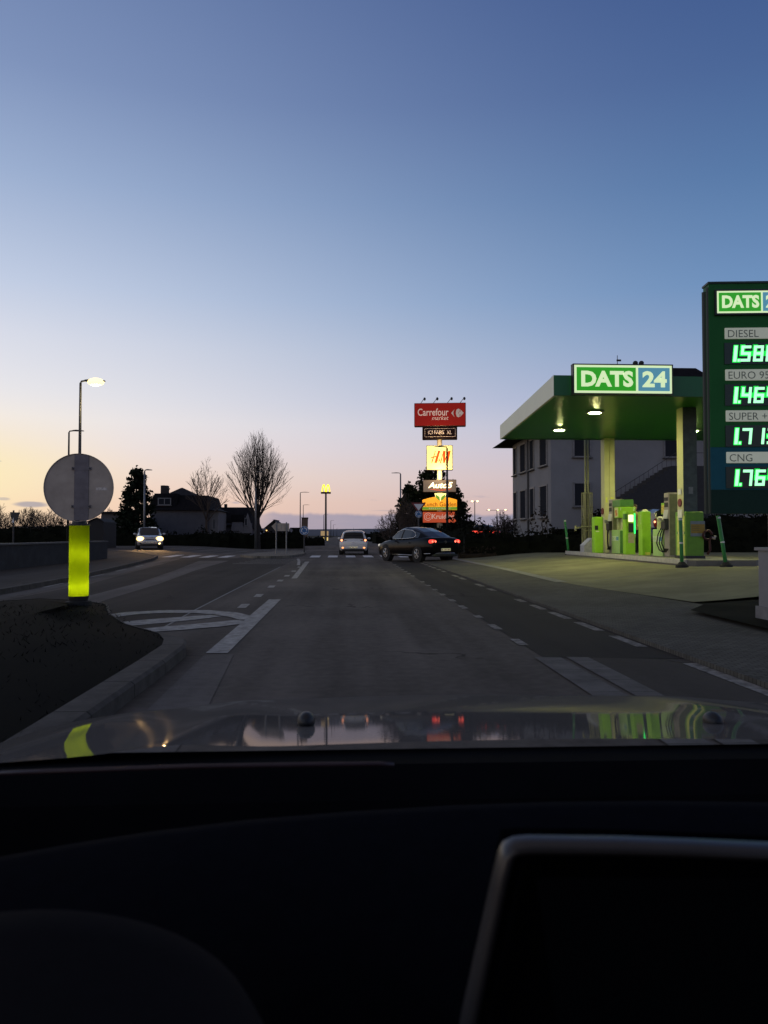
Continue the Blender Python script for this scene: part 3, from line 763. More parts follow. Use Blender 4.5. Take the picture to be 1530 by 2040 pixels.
# ================================================================== OBJECTS
# ---------------- sign back on the lit bollard, near left
D = 12.4; bx = XD(158, D)
t = thing('traffic_bollard', 'glowing yellow-green bollard carrying the blank back of a round sign on the dark island', 'bollard', (bx, D, .18))
zb, zt = ZD(1187, D, 158) - .18, ZD(1047, D, 158) - .18
mbol = bpy.data.materials.new('translucent_yellow_tube'); mbol.use_nodes = True
q = NT(mbol.node_tree); mbol.node_tree.nodes.clear()
tr = q.n('ShaderNodeBsdfTranslucent'); df = q.n('ShaderNodeBsdfDiffuse'); ad = q.n('ShaderNodeMixShader'); oo = q.n('ShaderNodeOutputMaterial')
tn = q.n('ShaderNodeTexCoord'); tz = q.n('ShaderNodeTexNoise'); tz.inputs['Scale'].default_value = 4; tz.inputs['Detail'].default_value = 5; q.l(tn.outputs['Object'], tz.inputs['Vector'])
cr = q.ramp(tz.outputs[0], [(.3, (.44, .54, .004, 1)), (.7, (.62, .72, .006, 1))]); q.l(cr, tr.inputs[0]); q.l(cr, df.inputs[0])
ad.inputs[0].default_value = .5; q.l(df.outputs[0], ad.inputs[1]); q.l(tr.outputs[0], ad.inputs[2]); q.l(ad.outputs[0], oo.inputs[0])
b = MB(); b.cyl((0, 0, zb), (0, 0, zt), .150, .150, 32, False); tb = b.build('tube', mbol, t, True)
b = MB(); b.cyl((0, 0, zt), (0, 0, zt + .03), .157, .157, 24); b.cyl((0, 0, zt + .03), (0, 0, zt + .10), .12, .10, 20); b.build('top_cap', m_black, t)
b = MB(); b.cyl((0, 0, -.05), (0, 0, zb), .12, .155, 24); b.cyl((0, 0, -.06), (0, 0, .02), .2, .19, 24); b.build('base', m_rubber, t)
zc = ZD(972, D, 160) - .18
b = MB(); b.cyl((.0, 0, zt + .03), (.0, 0, zc + .3), .045, .045, 14)
b.build('post', m_dsteel, t, True)
b = MB(); rr = 66 / FPX * D
b.loft([[(.014 + r_ * math.cos(2 * math.pi * k_ / 56), yy, zc + r_ * math.sin(2 * math.pi * k_ / 56)) for k_ in range(56)] for r_, yy in ((rr * .99, -.10), (rr, -.085), (rr, -.06), (rr * .95, -.055))], True, True)
dsc = b.build('sign_disc', m_signback, t)
b = MB(); b.box((.06, -.107, zc), (.22, .012, rr * 1.93)); b.box((.06, -.112, zc + .3), (.3, .012, .05)); b.box((.06, -.112, zc - .3), (.3, .012, .05))
b.build('mounting_rail', mat('sign_rail', (.17, .155, .165), .7, spec=.2), dsc)
b = MB(); b.loft([[(.014 + r_ * math.cos(2 * math.pi * k_ / 56), yy, zc + r_ * math.sin(2 * math.pi * k_ / 56)) for k_ in range(56)] for r_, yy in ((rr * .985, -.10), (rr * .99, -.116), (rr * 1.005, -.116), (rr * 1.005, -.09))], True); b.build('rolled_edge', m_signback, dsc)
b = MB()
for zz in (-.3, .3):
    for xx in (-.07, .19): b = MB(); b.cyl((xx, -.115, zc + zz), (xx, -.128, zc + zz), .014, .014, 8); b.build('clamp_bolt', m_dsteel, dsc)
b = MB(); b.box((.37, -.1015, zc - .02), (.17, .003, .045)); b.build('sticker', mat('faded_sticker', (.50, .46, .42), .6, var=.5, scale=30), dsc)
b = MB(); text(b, 'LIJF', 0, 0, h=.04, y=0); 
light('bollard_lamp', 'POINT', (0, 0, zb + .14), 1.5, (1, 1, .75), t, .05)
light('bollard_lamp', 'POINT', (0, 0, zb + .66), .9, (1, 1, .75), t, .05)

# ---------------- low wall on the left, with coping
t = thing('garden_wall', 'low rough dark grey wall along the left footway', 'wall', (-11.2, 25, 0))
b = MB(); b.slab([(.25, -13), (-.22, 12.4), (-.60, 12.4), (-.13, -13)], .02, .90); b.build('masonry', m_wallg, t)
b = MB(); b.slab([(.06, .3), (-.19, 12.45), (-.64, 12.45), (-.42, .3)], .90, .955); b.slab([(.29, -13), (.06, .28), (-.40, .28), (-.17, -13)], .90, .93); b.build('coping', m_cap, t)

# ---------------- street lamps
lamp_post((XD(157, 37.6), 37.6, .6), ZD(764, 37.6) - .6, .7, 'lit street lamp shining warm white on a tall pole behind the round sign', True, head=.95)
lamp_post((XD(135, 55), 55, .5), ZD(862, 55) - .5, .9, 'unlit street lamp with its arm reaching right, on the grass bank behind the round sign')
lamp_post((XD(287, 64), 64, .2), ZD(938, 64) - .2, .35, 'grey lamp post in front of the dark conifer, above the oncoming car', head=.5, steel=m_steel)
lamp_post((XD(509, 67), 67, .2), ZD(941, 67) - .2, .4, 'grey lamp post close beside the trunk of the big bare tree', head=.5, steel=m_steel)
for px, py, D_, lb in ((598, 981, 132, 'tall slim street lamp rising behind the round blue sign'), (604, 1006, 190, 'slim street lamp above the brown tower, shorter of the pair there'),
                       (645, 1025, 270, 'slim street lamp immediately left of the yellow double-arch sign'), (659, 1037, 350, 'slim street lamp immediately right of the yellow double-arch sign'),
                       (664, 1045, 460, 'small far street lamp second to the right of the arches pole'), (671, 1052, 620, 'smallest far street lamp, left of the white hatchback roof')):
    lamp_post((XD(px, D_), D_, 0), ZD(py, D_), 1.4 if D_ < 300 else 1.6, lb, r=.09 if D_ < 250 else .12, head=1.1)
lamp_post((XD(798, 94), 94, 0), ZD(942, 94), -.7, 'street lamp pointing left beside the bare shrub, left of the sign tower', r=.11, head=.9, steel=m_steel)
lamp_post((XD(891, 64), 64, 0), ZD(889, 64), -.9, 'dark street lamp standing in front of the lit sign tower', r=.10, head=.8)
# floodlights far right
for px, py, D_, xs_, lb in ((946, 999, 130, (0,), 'far floodlight mast with two lit lamps, right of the sign tower'), (990, 1016, 150, (-1.6, .2, 1.7), 'far floodlight mast with three lit lamps above the right hedge')):
    t = thing('floodlight_mast', lb, 'floodlight', (XD(px, D_), D_, 0)); h = ZD(py, D_)
    b = MB(); b.cyl((0, 0, 0), (0, 0, h), .09, .06, 6); b.box((0, 0, h), (4.2 if len(xs_) > 1 else 1.3, .06, .08)); b.build('mast', m_dsteel, t)
    for x in (xs_ if len(xs_) > 1 else (-.45, .45)):
        b = MB(); b.ell((x, -.1, h + .08), (.42, .2, .26), 8, 5); b.build('flood_lamp', m_head, t)

# ---------------- road signs
m_blue = mat('sign_blue', (.012, .10, .27), .45, var=.1)
m_signw = mat('sign_white', (.62, .62, .62), .5, var=.05)
m_signred = mat('sign_red', (.16, .012, .012), .5, var=.1)
def roundabout_face(t, x, y, z, r):
    b = MB(); b.cyl((x, y, z), (x, y - .02, z), r, r, 32); d = b.build('sign_disc', m_signw, t)
    b = MB(); b.cyl((x, y - .0205, z), (x, y - .025, z), r * .93, r * .93, 32); b.build('sign_face', m_blue, d)
    b = MB()
    for k_ in range(3):
        a0 = R(120 * k_ + 20); pts = []
        for i in range(8):
            a = a0 + R(74) * i / 7; pts.append(a)
        for i in range(7):
            q = [(x + rr * math.cos(a), y - .028, z + rr * math.sin(a)) for a, rr in ((pts[i], r * .50), (pts[i + 1], r * .50), (pts[i + 1], r * .68), (pts[i], r * .68))]
            b.quad(*q)
        a = pts[0]; q = [(x + rr * math.cos(a + da), y - .028, z + rr * math.sin(a + da)) for rr, da in ((r * .38, 0), (r * .59, -.45), (r * .80, 0))]
        b.add(q, [(0, 1, 2)])
    b.build('arrows', m_signw, d)
D = 50; t = thing('roundabout_sign', 'round blue roundabout sign with white arrows on the splitter island post', 'road sign', (XD(606, D), D, 0))
zc = ZD(1057, D, 606); b = MB(); b.cyl((0, .04, 0), (0, .04, zc + .2), .045, .045, 8); b.build('post', m_dsteel, t); roundabout_face(t, 0, 0, zc, .29)
D = 47; t = thing('road_sign', 'inverted red and white triangle above a small blue disc, left of the sign tower', 'road sign', (XD(834, D), D, 0))
z1 = ZD(1009, D, 834); z2 = ZD(1024, D, 834)
b = MB(); b.cyl((0, .04, 0), (0, .04, z1 + .2), .05, .05, 8); b.build('post', m_dsteel, t)
b = MB(); b.prism([(-.46, .24), (.46, .24), (.0, -.42)], 0, -.02); tri = b.build('give_way_triangle', m_signred, t); tri.location = (0, 0, z1)
b = MB(); b.prism([(-.30, .15), (.30, .15), (.0, -.26)], -.022, -.027); b.build('white_centre', m_signw, tri)
roundabout_face(t, 0, 0, z2, .22)
D = 46; t = thing('direction_board', 'grey back of an arrow-shaped direction board on two steel posts, on the splitter island', 'road sign', (XD(561, D), D, .1))
za, zb_ = ZD(1058, D) - .1, ZD(1042, D) - .1; s_ = D / FPX
for x in (-10.5, 9.5):
    b = MB(); b.cyl((x * s_, -.06, -.1), (x * s_, -.06, zb_ + .05), .038, .038, 10); b.build('post', m_steel, t)
b = MB(); b.prism([(-20 * s_, (za + zb_) / 2 + .05), (-13 * s_, zb_), (15 * s_, zb_ - .02), (15 * s_, za), (-12 * s_, za)], -.02, .02); bd_ = b.build('board', m_signback, t)
b = MB()
for x in (-.28, 0, .2): b = MB(); b.box((x, -.023, (za + zb_) / 2), (.02, .006, .3)); b.build('stiffening_rail', m_steel, bd_)
D = 45; t = thing('give_way_sign', 'dark back of a triangular sign among the bushes at the far left', 'road sign', (XD(30, D), D, .7))
z1 = ZD(1027, D, 30) - .7; b = MB(); b.cyl((-.12, .05, -.1), (-.12, .05, z1 + .3), .05, .05, 8); b.build('post', m_dsteel, t)
b = MB(); b.prism([(-.3, .2), (.25, .17), (.08, -.34), (-.22, -.2)], 0, .03); o = b.build('triangle', m_dsteel, t); o.location = (0, 0, z1)
b = MB(); b.prism([(-.20, -.30), (-.06, -.30), (-.10, .0)], -.02, -.01); o = b.build('white_chevron', m_signw, t); o.location = (0, 0, z1 - .1)

# ---------------- tower of shop signs
D = 78; S = D / FPX
t = thing('sign_tower', 'tall tower of stacked lit shop signs on a pale lit mast, beside the dark pine', 'sign tower', (XD(876, D), D, 0), R(-7))
def sx_(px): return (px - 876) * S * 1.01
def sz_(py): return ZD(py, D, 876)
def board(nm, x0, x1, y0, y1, th, face, side, es=None):
    b = MB(); X0, X1, Z0, Z1 = sx_(x0), sx_(x1), sz_(y1), sz_(y0)
    b.box(((X0 + X1) / 2, 0, (Z0 + Z1) / 2), (X1 - X0, th, Z1 - Z0), bev=.06); o = b.build(nm, side, t)
    b = MB(); b.box(((X0 + X1) / 2, -th / 2 - .01, (Z0 + Z1) / 2), (X1 - X0 - .1, .03, Z1 - Z0 - .1)); b.build('panel', face, o)
    return o, -th / 2 - .03, X0, X1, Z0, Z1
m_dred = mat('red_sign_panel', (.20, .010, .010), .5, spec=.1, var=.12, scale=.4, emit=(.55, .022, .012), es=.26)
m_redside = mat('dark_sign_side', (.06, .015, .015), .4)
m_cream = mat('cream_letters', (.75, .62, .55), .5, var=.03, emit=(.9, .55, .42), es=.28)
m_paleb = mat('pale_emblem', (.62, .55, .50), .5, var=.03, emit=(.8, .6, .5), es=.16)
o, y, X0, X1, Z0, Z1 = board('market_sign', 826, 928, 804, 850, .9, m_dred, m_redside)
b = MB(); text(b, 'Carrefour', sx_(833), sz_(829.5), w_=sx_(894) - sx_(833), h=sz_(815) - sz_(829.5), y=y, bold=.012); b.build('lettering', m_cream, o); b = MB()
text(b, 'market', sx_(861), sz_(838), w_=sx_(894) - sx_(861), h=sz_(830) - sz_(838), y=y, shear=.25); b.build('lettering', m_cream, o)
b = MB(); ex, ez = sx_(899), sz_(833)
def ep(pts): return [(sx_(x), y - .004, sz_(yy)) for x, yy in pts]
b.add(ep([(899, 824.5), (906.5, 816.5), (903.6, 821), (903.2, 825), (904, 829), (906.5, 833.5)]), [(0, 1, 2, 3, 4, 5)])
pts = ep([(913, 816), (916, 817), (916, 821.5), (914, 822), (913, 824.5), (914, 827.5), (916, 828), (916, 832), (913, 833.2), (909.8, 831), (908.4, 826), (908.4, 822), (909.8, 818)])
c0 = len(pts); b.add(pts + ep([(911, 824.5)]), [(i, (i + 1) % c0, c0) for i in range(c0)])
b.add(ep([(916.5, 817), (923.8, 824.5), (916.5, 833), (917.8, 828), (914, 826.6), (914, 823), (917.8, 821.5)]), [(0, 1, 6), (1, 2, 3), (1, 3, 4), (1, 4, 5), (1, 5, 6)])
b.build('emblem', m_paleb, o)
for px in (843, 868, 896, 921):
    b = MB(); x = sx_(px - 2); b.cyl((x - .15, 0, Z1), (x + .25, -.85, Z1 + .38), .03, .03, 6); a = b.build('flood_lamp_arm', m_dsteel, t)
    b = MB(); b.ell((x + .30, -.95, Z1 + .32), (.26, .26, .34), 8, 5); b.build('flood_lamp', m_black, a)
m_dbrown = mat('dark_sign_panel', (.012, .006, .006), .5, spec=.06, var=.1)
o, y, X0, X1, Z0, Z1 = board('perfume_shop_sign', 842, 911, 851, 876, .8, m_dbrown, m_dbrown)
b = MB(); text(b, 'ICI PARIS  XL', sx_(853.5), sz_(866), w_=sx_(900) - sx_(853.5), h=sz_(858.5) - sz_(866), y=y); b.build('lettering', m_cream, o)
b = MB()
xa, xb, za, zb_ = sx_(847), sx_(907), sz_(871), sz_(855)
for c, d in ((((xa + xb) / 2, y - .006, za), (xb - xa, .01, .05)), (((xa + xb) / 2, y - .006, zb_), (xb - xa, .01, .05)), ((xa, y - .006, (za + zb_) / 2), (.05, .01, zb_ - za + .05)), ((xb, y - .006, (za + zb_) / 2), (.05, .01, zb_ - za + .05))): b.box(c, d)
b.build('outline', mat('pale_outline', (.45, .35, .32), .5), o)
m_hm = mat('backlit_cream_panel', (.7, .6, .22), .4, var=.02, scale=.5, emit=(1, .81, .25), es=.86)
o, y, X0, X1, Z0, Z1 = board('fashion_shop_sign', 850, 902, 888, 937, .75, m_hm, mat('grey_box_side', (.06, .05, .06), .5))
m_or = mat('orange_red_letters', (.5, .05, .01), .5, spec=.1, var=.05, emit=(.95, .09, .0), es=.62)
b = MB()
def stroke(p, q, w0, w1):
    w0, w1 = w0 * 1.35 + .15, w1 * 1.35 + .15
    b.quad((sx_(p[0] - w0), y - .008, sz_(p[1])), (sx_(q[0] - w1), y - .008, sz_(q[1])), (sx_(q[0] + w1), y - .008, sz_(q[1])), (sx_(p[0] + w0), y - .008, sz_(p[1])))
stroke((868, 899), (860.5, 923), .35, .6); stroke((875.5, 899), (868, 923), 1.5, 1.7); stroke((860, 912.5), (873, 908.5), 1.2, 1.2)
b.quad((sx_(859.5), y - .009, sz_(911.5)), (sx_(874), y - .009, sz_(908)), (sx_(873.5), y - .009, sz_(910.2)), (sx_(859), y - .009, sz_(913.6)))
stroke((884, 899), (878, 923.5), .4, .6); stroke((885.5, 899.5), (884.5, 923), 1.6, 1.2); stroke((893.5, 901), (884.5, 923), .5, .9); stroke((895.5, 899.5), (890.5, 923), 1.6, 1.7)
text(b, '&', sx_(872.6), sz_(920.5), h=sz_(914.5) - sz_(920.5), y=y - .004, shear=.2); b.build('lettering', m_or, o)
o, y, X0, X1, Z0, Z1 = board('garage_sign', 843, 909, 956, 981, .7, mat('taupe_panel', (.055, .042, .036), .5, var=.15, scale=.8, emit=(.30, .21, .16), es=.32), m_dbrown)
b = MB(); text(b, 'Auto5', sx_(853), sz_(973), w_=sx_(902) - sx_(853), h=sz_(961) - sz_(973), y=y, shear=.28, bold=.025); b.build('lettering', mat('lit_white_letters', (.9, .85, .7), .4, var=0, emit=(1, .88, .55), es=1.3), o)
b = MB()
for i in range(10):
    f0, f1 = i / 10, (i + 1) / 10
    def c_(f, k_): return (sx_(853 + 50 * f), y - .008, sz_(974.2 + 2.2 * math.sin(math.pi * f) * k_))
    b.quad(c_(f0, 1.5), c_(f1, 1.5), c_(f1, .9), c_(f0, .9))
b.build('underline', m_or, o)
# restaurant sign with arched top and leaf emblem
m_yel = mat('backlit_orange_panel', (.8, .4, .04), .4, var=.03, emit=(1, .34, .008), es=.78)
th = .7; arc = [(842 + 68 * i / 12, 996 - 6.5 * math.sin(math.pi * i / 12)) for i in range(13)]
b = MB(); b.prism([(sx_(x), sz_(yy)) for x, yy in arc] + [(sx_(910), sz_(1016)), (sx_(842), sz_(1016))], -th / 2, th / 2); o = b.build('restaurant_sign', m_yel, t); y = -th / 2
m_green = mat('green_sign_band', (.10, .26, .02), .4, var=.03, emit=(.16, .33, .02), es=.6)
b = MB(); b.box(((sx_(842) + sx_(910)) / 2, y - .01, sz_(1013)), (sx_(910) - sx_(842), .03, sz_(1010) - sz_(1015.6))); b.build('green_band', m_green, o)
b = MB(); text(b, 'Lunch Garden', sx_(846), sz_(1009), w_=sx_(908.5) - sx_(846), h=sz_(1000.5) - sz_(1009), y=y - .005); b.build('lettering', mat('brown_red_letters', (.12, .02, .005), .5, spec=.1, emit=(.3, .03, .0), es=.1), o)
b = MB(); text(b, 'RESTAURANT', sx_(855), sz_(1014.5), w_=sx_(898) - sx_(855), h=sz_(1011.7) - sz_(1014.5), y=y - .03); b.build('lettering', m_cream, o)
b = MB(); b.add([(sx_(x), y - .02, sz_(yy)) for x, yy in ((866, 983), (889, 983), (887.5, 990), (877.5, 999), (867.5, 990))], [(0, 4, 3, 2, 1)]); b.build('emblem_shield', mat('lit_pale_yellow', (.9, .85, .4), .4, var=0, emit=(1, .85, .3), es=1.0), o)
b = MB()
for s_ in (-1, 1):
    b.add([(sx_(877.5 + s_ * x), y - .03, sz_(yy)) for x, yy in ((.4, 998), (2, 990), (9.5, 985), (9, 991), (4.5, 996))], [(0, 1, 2, 3, 4)])
b.build('leaf_emblem', m_green, o)
o, y, X0, X1, Z0, Z1 = board('drugstore_sign', 842, 909, 1019, 1042, .6, mat('rust_red_panel', (.32, .05, .02), .5, var=.1, emit=(.55, .075, .022), es=.6), m_dbrown)
b = MB(); text(b, 'Kruidvat', sx_(861), sz_(1034), w_=sx_(905) - sx_(861), h=sz_(1024) - sz_(1034), y=y, bold=.015)
for rr in (3.4, 6.8):
    for k_ in range(20):
        a0, a1 = 2 * math.pi * k_ / 20, 2 * math.pi * (k_ + 1) / 20
        if rr < 4 and k_ in (0, 19): continue
        b.quad(*[(sx_(853 + r_ * math.cos(a)), y - .006, sz_(1029.5 + r_ * math.sin(a))) for a, r_ in ((a0, rr), (a1, rr), (a1, rr + .9), (a0, rr + .9))])
b.build('lettering', m_cream, o)
b = MB(); b.cyl((0, 0, 0), (0, 0, sz_(876)), .30, .26, 16); b.build('mast', mat('pale_mast', (.75, .62, .42), .5, var=.08), t, True)
light('mast_lamp', 'POINT', (.0, -1.6, sz_(944)), 420, (1, .72, .34), t, .25)
light('mast_lamp', 'POINT', (.0, -1.6, sz_(882)), 130, (1, .72, .34), t, .2)

# ---------------- golden arches on a pole, restaurant below it
D = 150; S = D / FPX
t = thing('arches_sign', 'glowing yellow double arch sign on a tall thin dark pole', 'sign', (XD(649, D), D, 0))
b = MB(); zt = ZD(983, D, 649); b.cyl((0, 0, 0), (0, 0, zt), .22, .17, 8); b.build('pole', m_dsteel, t)
b = MB(); b.box((0, 0, zt + .12), (19.5 * S, .9, 3.6 * S)); b.build('base_panel', mat('dark_brown_panel', (.05, .02, .01), .5), t)
b = MB(); zb_ = zt + 2.0 * S
for s_ in (-1, 1):
    pts = []
    for i in range(13):
        u = i / 6 - 1; pts.append((s_ * (4.3 + 3.4 * u) * S, 0, zb_ + 15.5 * (1 - abs(u) ** 2.3) * S))
    for p, q in zip(pts, pts[1:]):
        d = Vector((q[0] - p[0], 0, q[2] - p[2])); 
        b.cyl(p, q, .115, .115, 6)
b.build('arches', mat('lit_yellow_arch', (.9, .75, .05), .4, var=0, emit=(1, .80, .01), es=1.7), t)
D = 160; S = D / FPX
t = thing('restaurant', 'small lit restaurant with glowing yellow front under the arches pole', 'building', (XD(646, D), D, 0))
b = MB(); b.box((0, 3, 1.0), (14 * S, 6, 2.0)); b.build('wall', mat('glowing_cream_wall', (.5, .42, .3), .7, emit=(1, .62, .18), es=.25), t)  # wall colour given an emissive glow to look lit
b = MB(); b.box((0, -.02, ZD(1075, D)), (13.5 * S, .06, 9 * S)); b.build('lit_front', mat('lit_yellow_front', (.8, .7, .3), .5, var=.3, scale=1.2, emit=(1, .74, .24), es=.95), t)
b = MB(); b.box((0, -.06, ZD(1075, D)), (.12, .05, 9 * S)); b.box((-.35, -.06, ZD(1078, D)), (.10, .05, 4 * S)); b.build('glazing_bar', m_dsteel, t)
b = MB(); b.box((1 * S, -.1, ZD(1083, D)), (2.6 * S, .08, 6 * S)); b.build('door', mat('lit_door', (.9, .9, .8), .5, var=0, emit=(1, .95, .75), es=1.2), t)
b = MB(); b.box((0, 2.6, ZD(1070, D) + .15), (15 * S, 6.6, .3)); b.build('roof', m_dsteel, t)
D = 95; t = thing('traffic_bollard', 'small yellow bollard far ahead on the roundabout, left of the lit restaurant', 'bollard', (XD(632, D), D, 0)); S = D / FPX
b = MB(); b.cyl((0, 0, -.05), (0, 0, 9 * S), 1.9 * S, 1.9 * S, 10); b.build('tube', mat('yellow_bollard', (.6, .6, .02), .5, var=.05, emit=(.75, .8, .03), es=.7), t)
b = MB(); b.cyl((0, 0, -.3), (0, 0, -.04), .15, .12, 8); b.build('base', m_rubber, t)
t = thing('guard_rail', 'pale low guard rail behind the far roundabout', 'guard rail', (XD(603, 100), 100, 0)); S = 100 / FPX
b = MB(); b.box((11 * S, 0, ZD(1081, 100)), (27 * S, .12, .16)); b.build('rail', mat('pale_rail', (.5, .5, .5), .5), t)
for i in range(4):
    b = MB(); b.box((i * 7 * S, .1, .3), (.1, .1, .7)); b.build('post', m_steel, t)
D = 120; S = D / FPX; t = thing('brown_tower', 'brown slatted tower behind the round blue sign', 'tower', (XD(606, D), D, 0))
b = MB(); b.loft([[(x * S + ox, yy, z) for x, yy in ((-6, -.5), (6, -.5), (6, .8), (-6, .8))] for z, ox in ((0, 0), (ZD(1037, D), .08), (ZD(1033, D), .1))], True, True); b.build('wall', mat('brown_boards', (.12, .075, .05), .8, var=.3, scale=3, stretch=(6, 6, .3)), t)
b = MB(); b.box((.1, .1, ZD(1032, D)), (13 * S, 1.5, .15)); b.build('roof', m_bark, t)

# ---------------- houses on the left
m_render = mat('pale_render', (.11, .105, .115), .9, spec=.05, var=.12, scale=1.5, bump=.1)
m_renderw = mat('white_render', (.20, .19, .195), .9, spec=.05, var=.12, scale=1.5)
m_slate = mat('dark_slate', (.014, .013, .015), .85, spec=.06, var=.35, scale=3)
m_slate2 = mat('grey_slate', (.030, .028, .030), .85, spec=.06, var=.3, scale=2)
m_fr = mat('window_frame', (.20, .195, .20), .6)
def win(t, x, y, z, w_, h, frame=m_fr, mull=True, rz=0, sill=True, depth=.06):
    """window on a wall whose outward normal is -Y turned by rz"""
    ca, sa = math.cos(rz), math.sin(rz)
    def L(a, b_, c): return (x + a * ca - b_ * sa, y + a * sa + b_ * ca, z + c)
    b = MB()
    for (cx, cz, dx, dz) in ((0, h / 2, w_ + .1, .08), (0, -h / 2, w_ + .1, .08), (-w_ / 2, 0, .08, h), (w_ / 2, 0, .08, h)) + (((0, 0, .06, h),) if mull else ()):
        b.box(L(cx, -.03, cz), (dx, .08, dz), rz)
    f = b.build('window', frame, t)
    b = MB(); b.box(L(0, .0, 0), (w_ - .06, .03, h - .06), rz); b.build('pane', m_pane, f)
    if sill:
        b = MB(); b.box(L(0, -.09, -h / 2 - .07), (w_ + .24, .22, .06), rz); b.build('sill', m_cap, f)
    return f
def wedge(mb, x0, x1, y0, y1, z0, xr0, xr1, yr, z1):
    """hipped roof solid"""
    v = [(x0, y0, z0), (x1, y0, z0), (x1, y1, z0), (x0, y1, z0), (xr0, yr, z1), (xr1, yr, z1)]
    mb.add(v, [(3, 2, 1, 0), (0, 1, 5, 4), (1, 2, 5), (2, 3, 4, 5), (3, 0, 4)])
D = 76; S = D / FPX
t = thing('house', 'big pale house with dark mansard roof, chimney and hipped peak, behind the oncoming car', 'house', (XD(345, D), D, .2))
hx = lambda px: (px - 345) * S
hz = lambda py: ZD(py, D) - .2
b = MB(); b.box(((hx(300) + hx(412)) / 2, 4, hz(1016) / 2 - .2), (hx(412) - hx(300), 8, hz(1016) + .4)); b.build('wall', m_render, t)
b = MB(); b.box(((hx(402) + hx(431)) / 2, 3.0, hz(1016) / 2 - .2), (hx(431) - hx(402), 5, hz(1018) + .4)); b.build('side_wing', m_renderw, t)
b = MB(); b.loft([[(hx(296), -.4, hz(1017)), (hx(416), -.4, hz(1017)), (hx(416), 8.4, hz(1017)), (hx(296), 8.4, hz(1017))], [(hx(302), .8, hz(986)), (hx(409), .8, hz(987)), (hx(409), 7.5, hz(987)), (hx(302), 7.5, hz(986))]], True, True); b.build('mansard_roof', m_slate, t)
b = MB(); b.add([(hx(405), -.3, hz(1016)), (hx(437), -.2, hz(1018)), (hx(437), 6, hz(1018)), (hx(405), 6, hz(1016)), (hx(408), 1.8, hz(1008)), (hx(424), 2.2, hz(1011))], [(3, 2, 1, 0), (0, 1, 5, 4), (1, 2, 5), (2, 3, 4, 5), (3, 0, 4)]); b.build('wing_roof', m_slate2, t)
b = MB(); wedge(b, hx(322), hx(384), .9, 7, hz(987), hx(347), hx(350), 3.0, hz(969)); pk = b.build('peak_roof', m_slate2, t)
b = MB(); b.box((hx(318), 2.2, hz(977)), (13 * S, .9, 22 * S)); b.box((hx(316), 2.2, hz(967.5)), (5.5 * S, .5, 4 * S)); b.box((hx(322), 2.2, hz(972)), (8 * S, 1.0, .12)); b.build('chimney', mat('chimney_brick', (.035, .028, .026), .9, var=.4, scale=8), t)
b = MB(); b.box(((hx(308) + hx(352)) / 2, .55, hz(997)), (hx(352) - hx(308), 1.2, 26 * S)); b.build('dormer', m_slate, t)
win(t, hx(328), -.06, hz(1000), 24 * S, 13 * S)
win(t, hx(423), .48, hz(1044), 6 * S, 20 * S, sill=False)
D = 82; S = D / FPX
t = thing('house', 'white gabled house with long steep dark roof, left of the big bare tree', 'house', (XD(465, D), D, .2))
hx = lambda px: (px - 465) * S
hz = lambda py: ZD(py, D) - .2
b = MB(); b.box(((hx(430) + hx(498)) / 2, 3, hz(1042) / 2 - .2), (hx(498) - hx(430), 6, hz(1042) + .4)); b.build('wall', m_render, t)
b = MB(); b.add([(hx(424), -.3, hz(1050)), (hx(494), -.3, hz(1050)), (hx(511), 6.4, hz(1060)), (hx(428), 6.4, hz(1050)), (hx(425), 3, hz(1009)), (hx(497), 3, hz(1009))], [(0, 1, 5, 4), (1, 2, 5), (2, 3, 4, 5), (3, 0, 4), (3, 2, 1, 0)]); b.build('roof', m_slate, t)
b = MB(); b.add([(hx(486), -.5, hz(1062)), (hx(503), -.45, hz(1062)), (hx(503), -.45, hz(1052)), (hx(494), -.5, hz(1022)), (hx(486), -.5, hz(1045))], [(0, 1, 2, 3, 4)]); b.add([(hx(461), -.55, hz(1062)), (hx(486), -.55, hz(1062)), (hx(485), -.55, hz(1040)), (hx(464), -.55, hz(1040))], [(0, 1, 2, 3)]); b.add([(hx(461), -.55, hz(1062)), (hx(464), -.55, hz(1040)), (hx(464), .5, hz(1040)), (hx(461), .5, hz(1062))], [(0, 1, 2, 3)]); b.build('gable', m_renderw, t)
b = MB(); b.box((hx(475), -.1, hz(1033)), (26 * S, 1.1, 14 * S)); b.build('dormer', m_slate, t)
win(t, hx(491), -.56, hz(1040), 5 * S, 14 * S, sill=False, mull=False)
b = MB(); b.box((hx(441), 3, hz(1006)), (5 * S, .5, 7 * S)); b.build('chimney', m_slate2, t)
D = 96; S = D / FPX
t = thing('house', 'small dark gabled house behind the direction board', 'house', (XD(545, D), D, 0))
hx = lambda px: (px - 545) * S
hz = lambda py: ZD(py, D)
b = MB(); b.prism([(hx(527), 0), (hx(568), 0), (hx(568), hz(1053)), (hx(545), hz(1036)), (hx(527), hz(1053))], 0, 7); b.build('wall', mat('dark_render', (.03, .03, .034), .9), t)
b = MB(); b.add([(hx(543), -.4, hz(1035)), (hx(543), 7.4, hz(1035)), (hx(572), 7.4, hz(1056)), (hx(572), -.4, hz(1056))], [(0, 1, 2, 3)]); b.add([(hx(547), -.4, hz(1035)), (hx(547), 7.4, hz(1035)), (hx(522), 7.4, hz(1056)), (hx(522), -.4, hz(1056))], [(3, 2, 1, 0)]); b.build('roof', m_slate2, t)
b = MB(); b.box((hx(524), -.3, hz(1055)), (14 * S, 1.0, .3)); b.build('porch_roof', m_renderw, t)
b = MB(); b.ell((hx(532), -.5, hz(1057)), (.24, .2, .16), 8, 5); b.build('porch_lamp', mat('lit_porch_lamp', (1, .7, .3), .4, var=0, emit=(1, .55, .18), es=3), t)
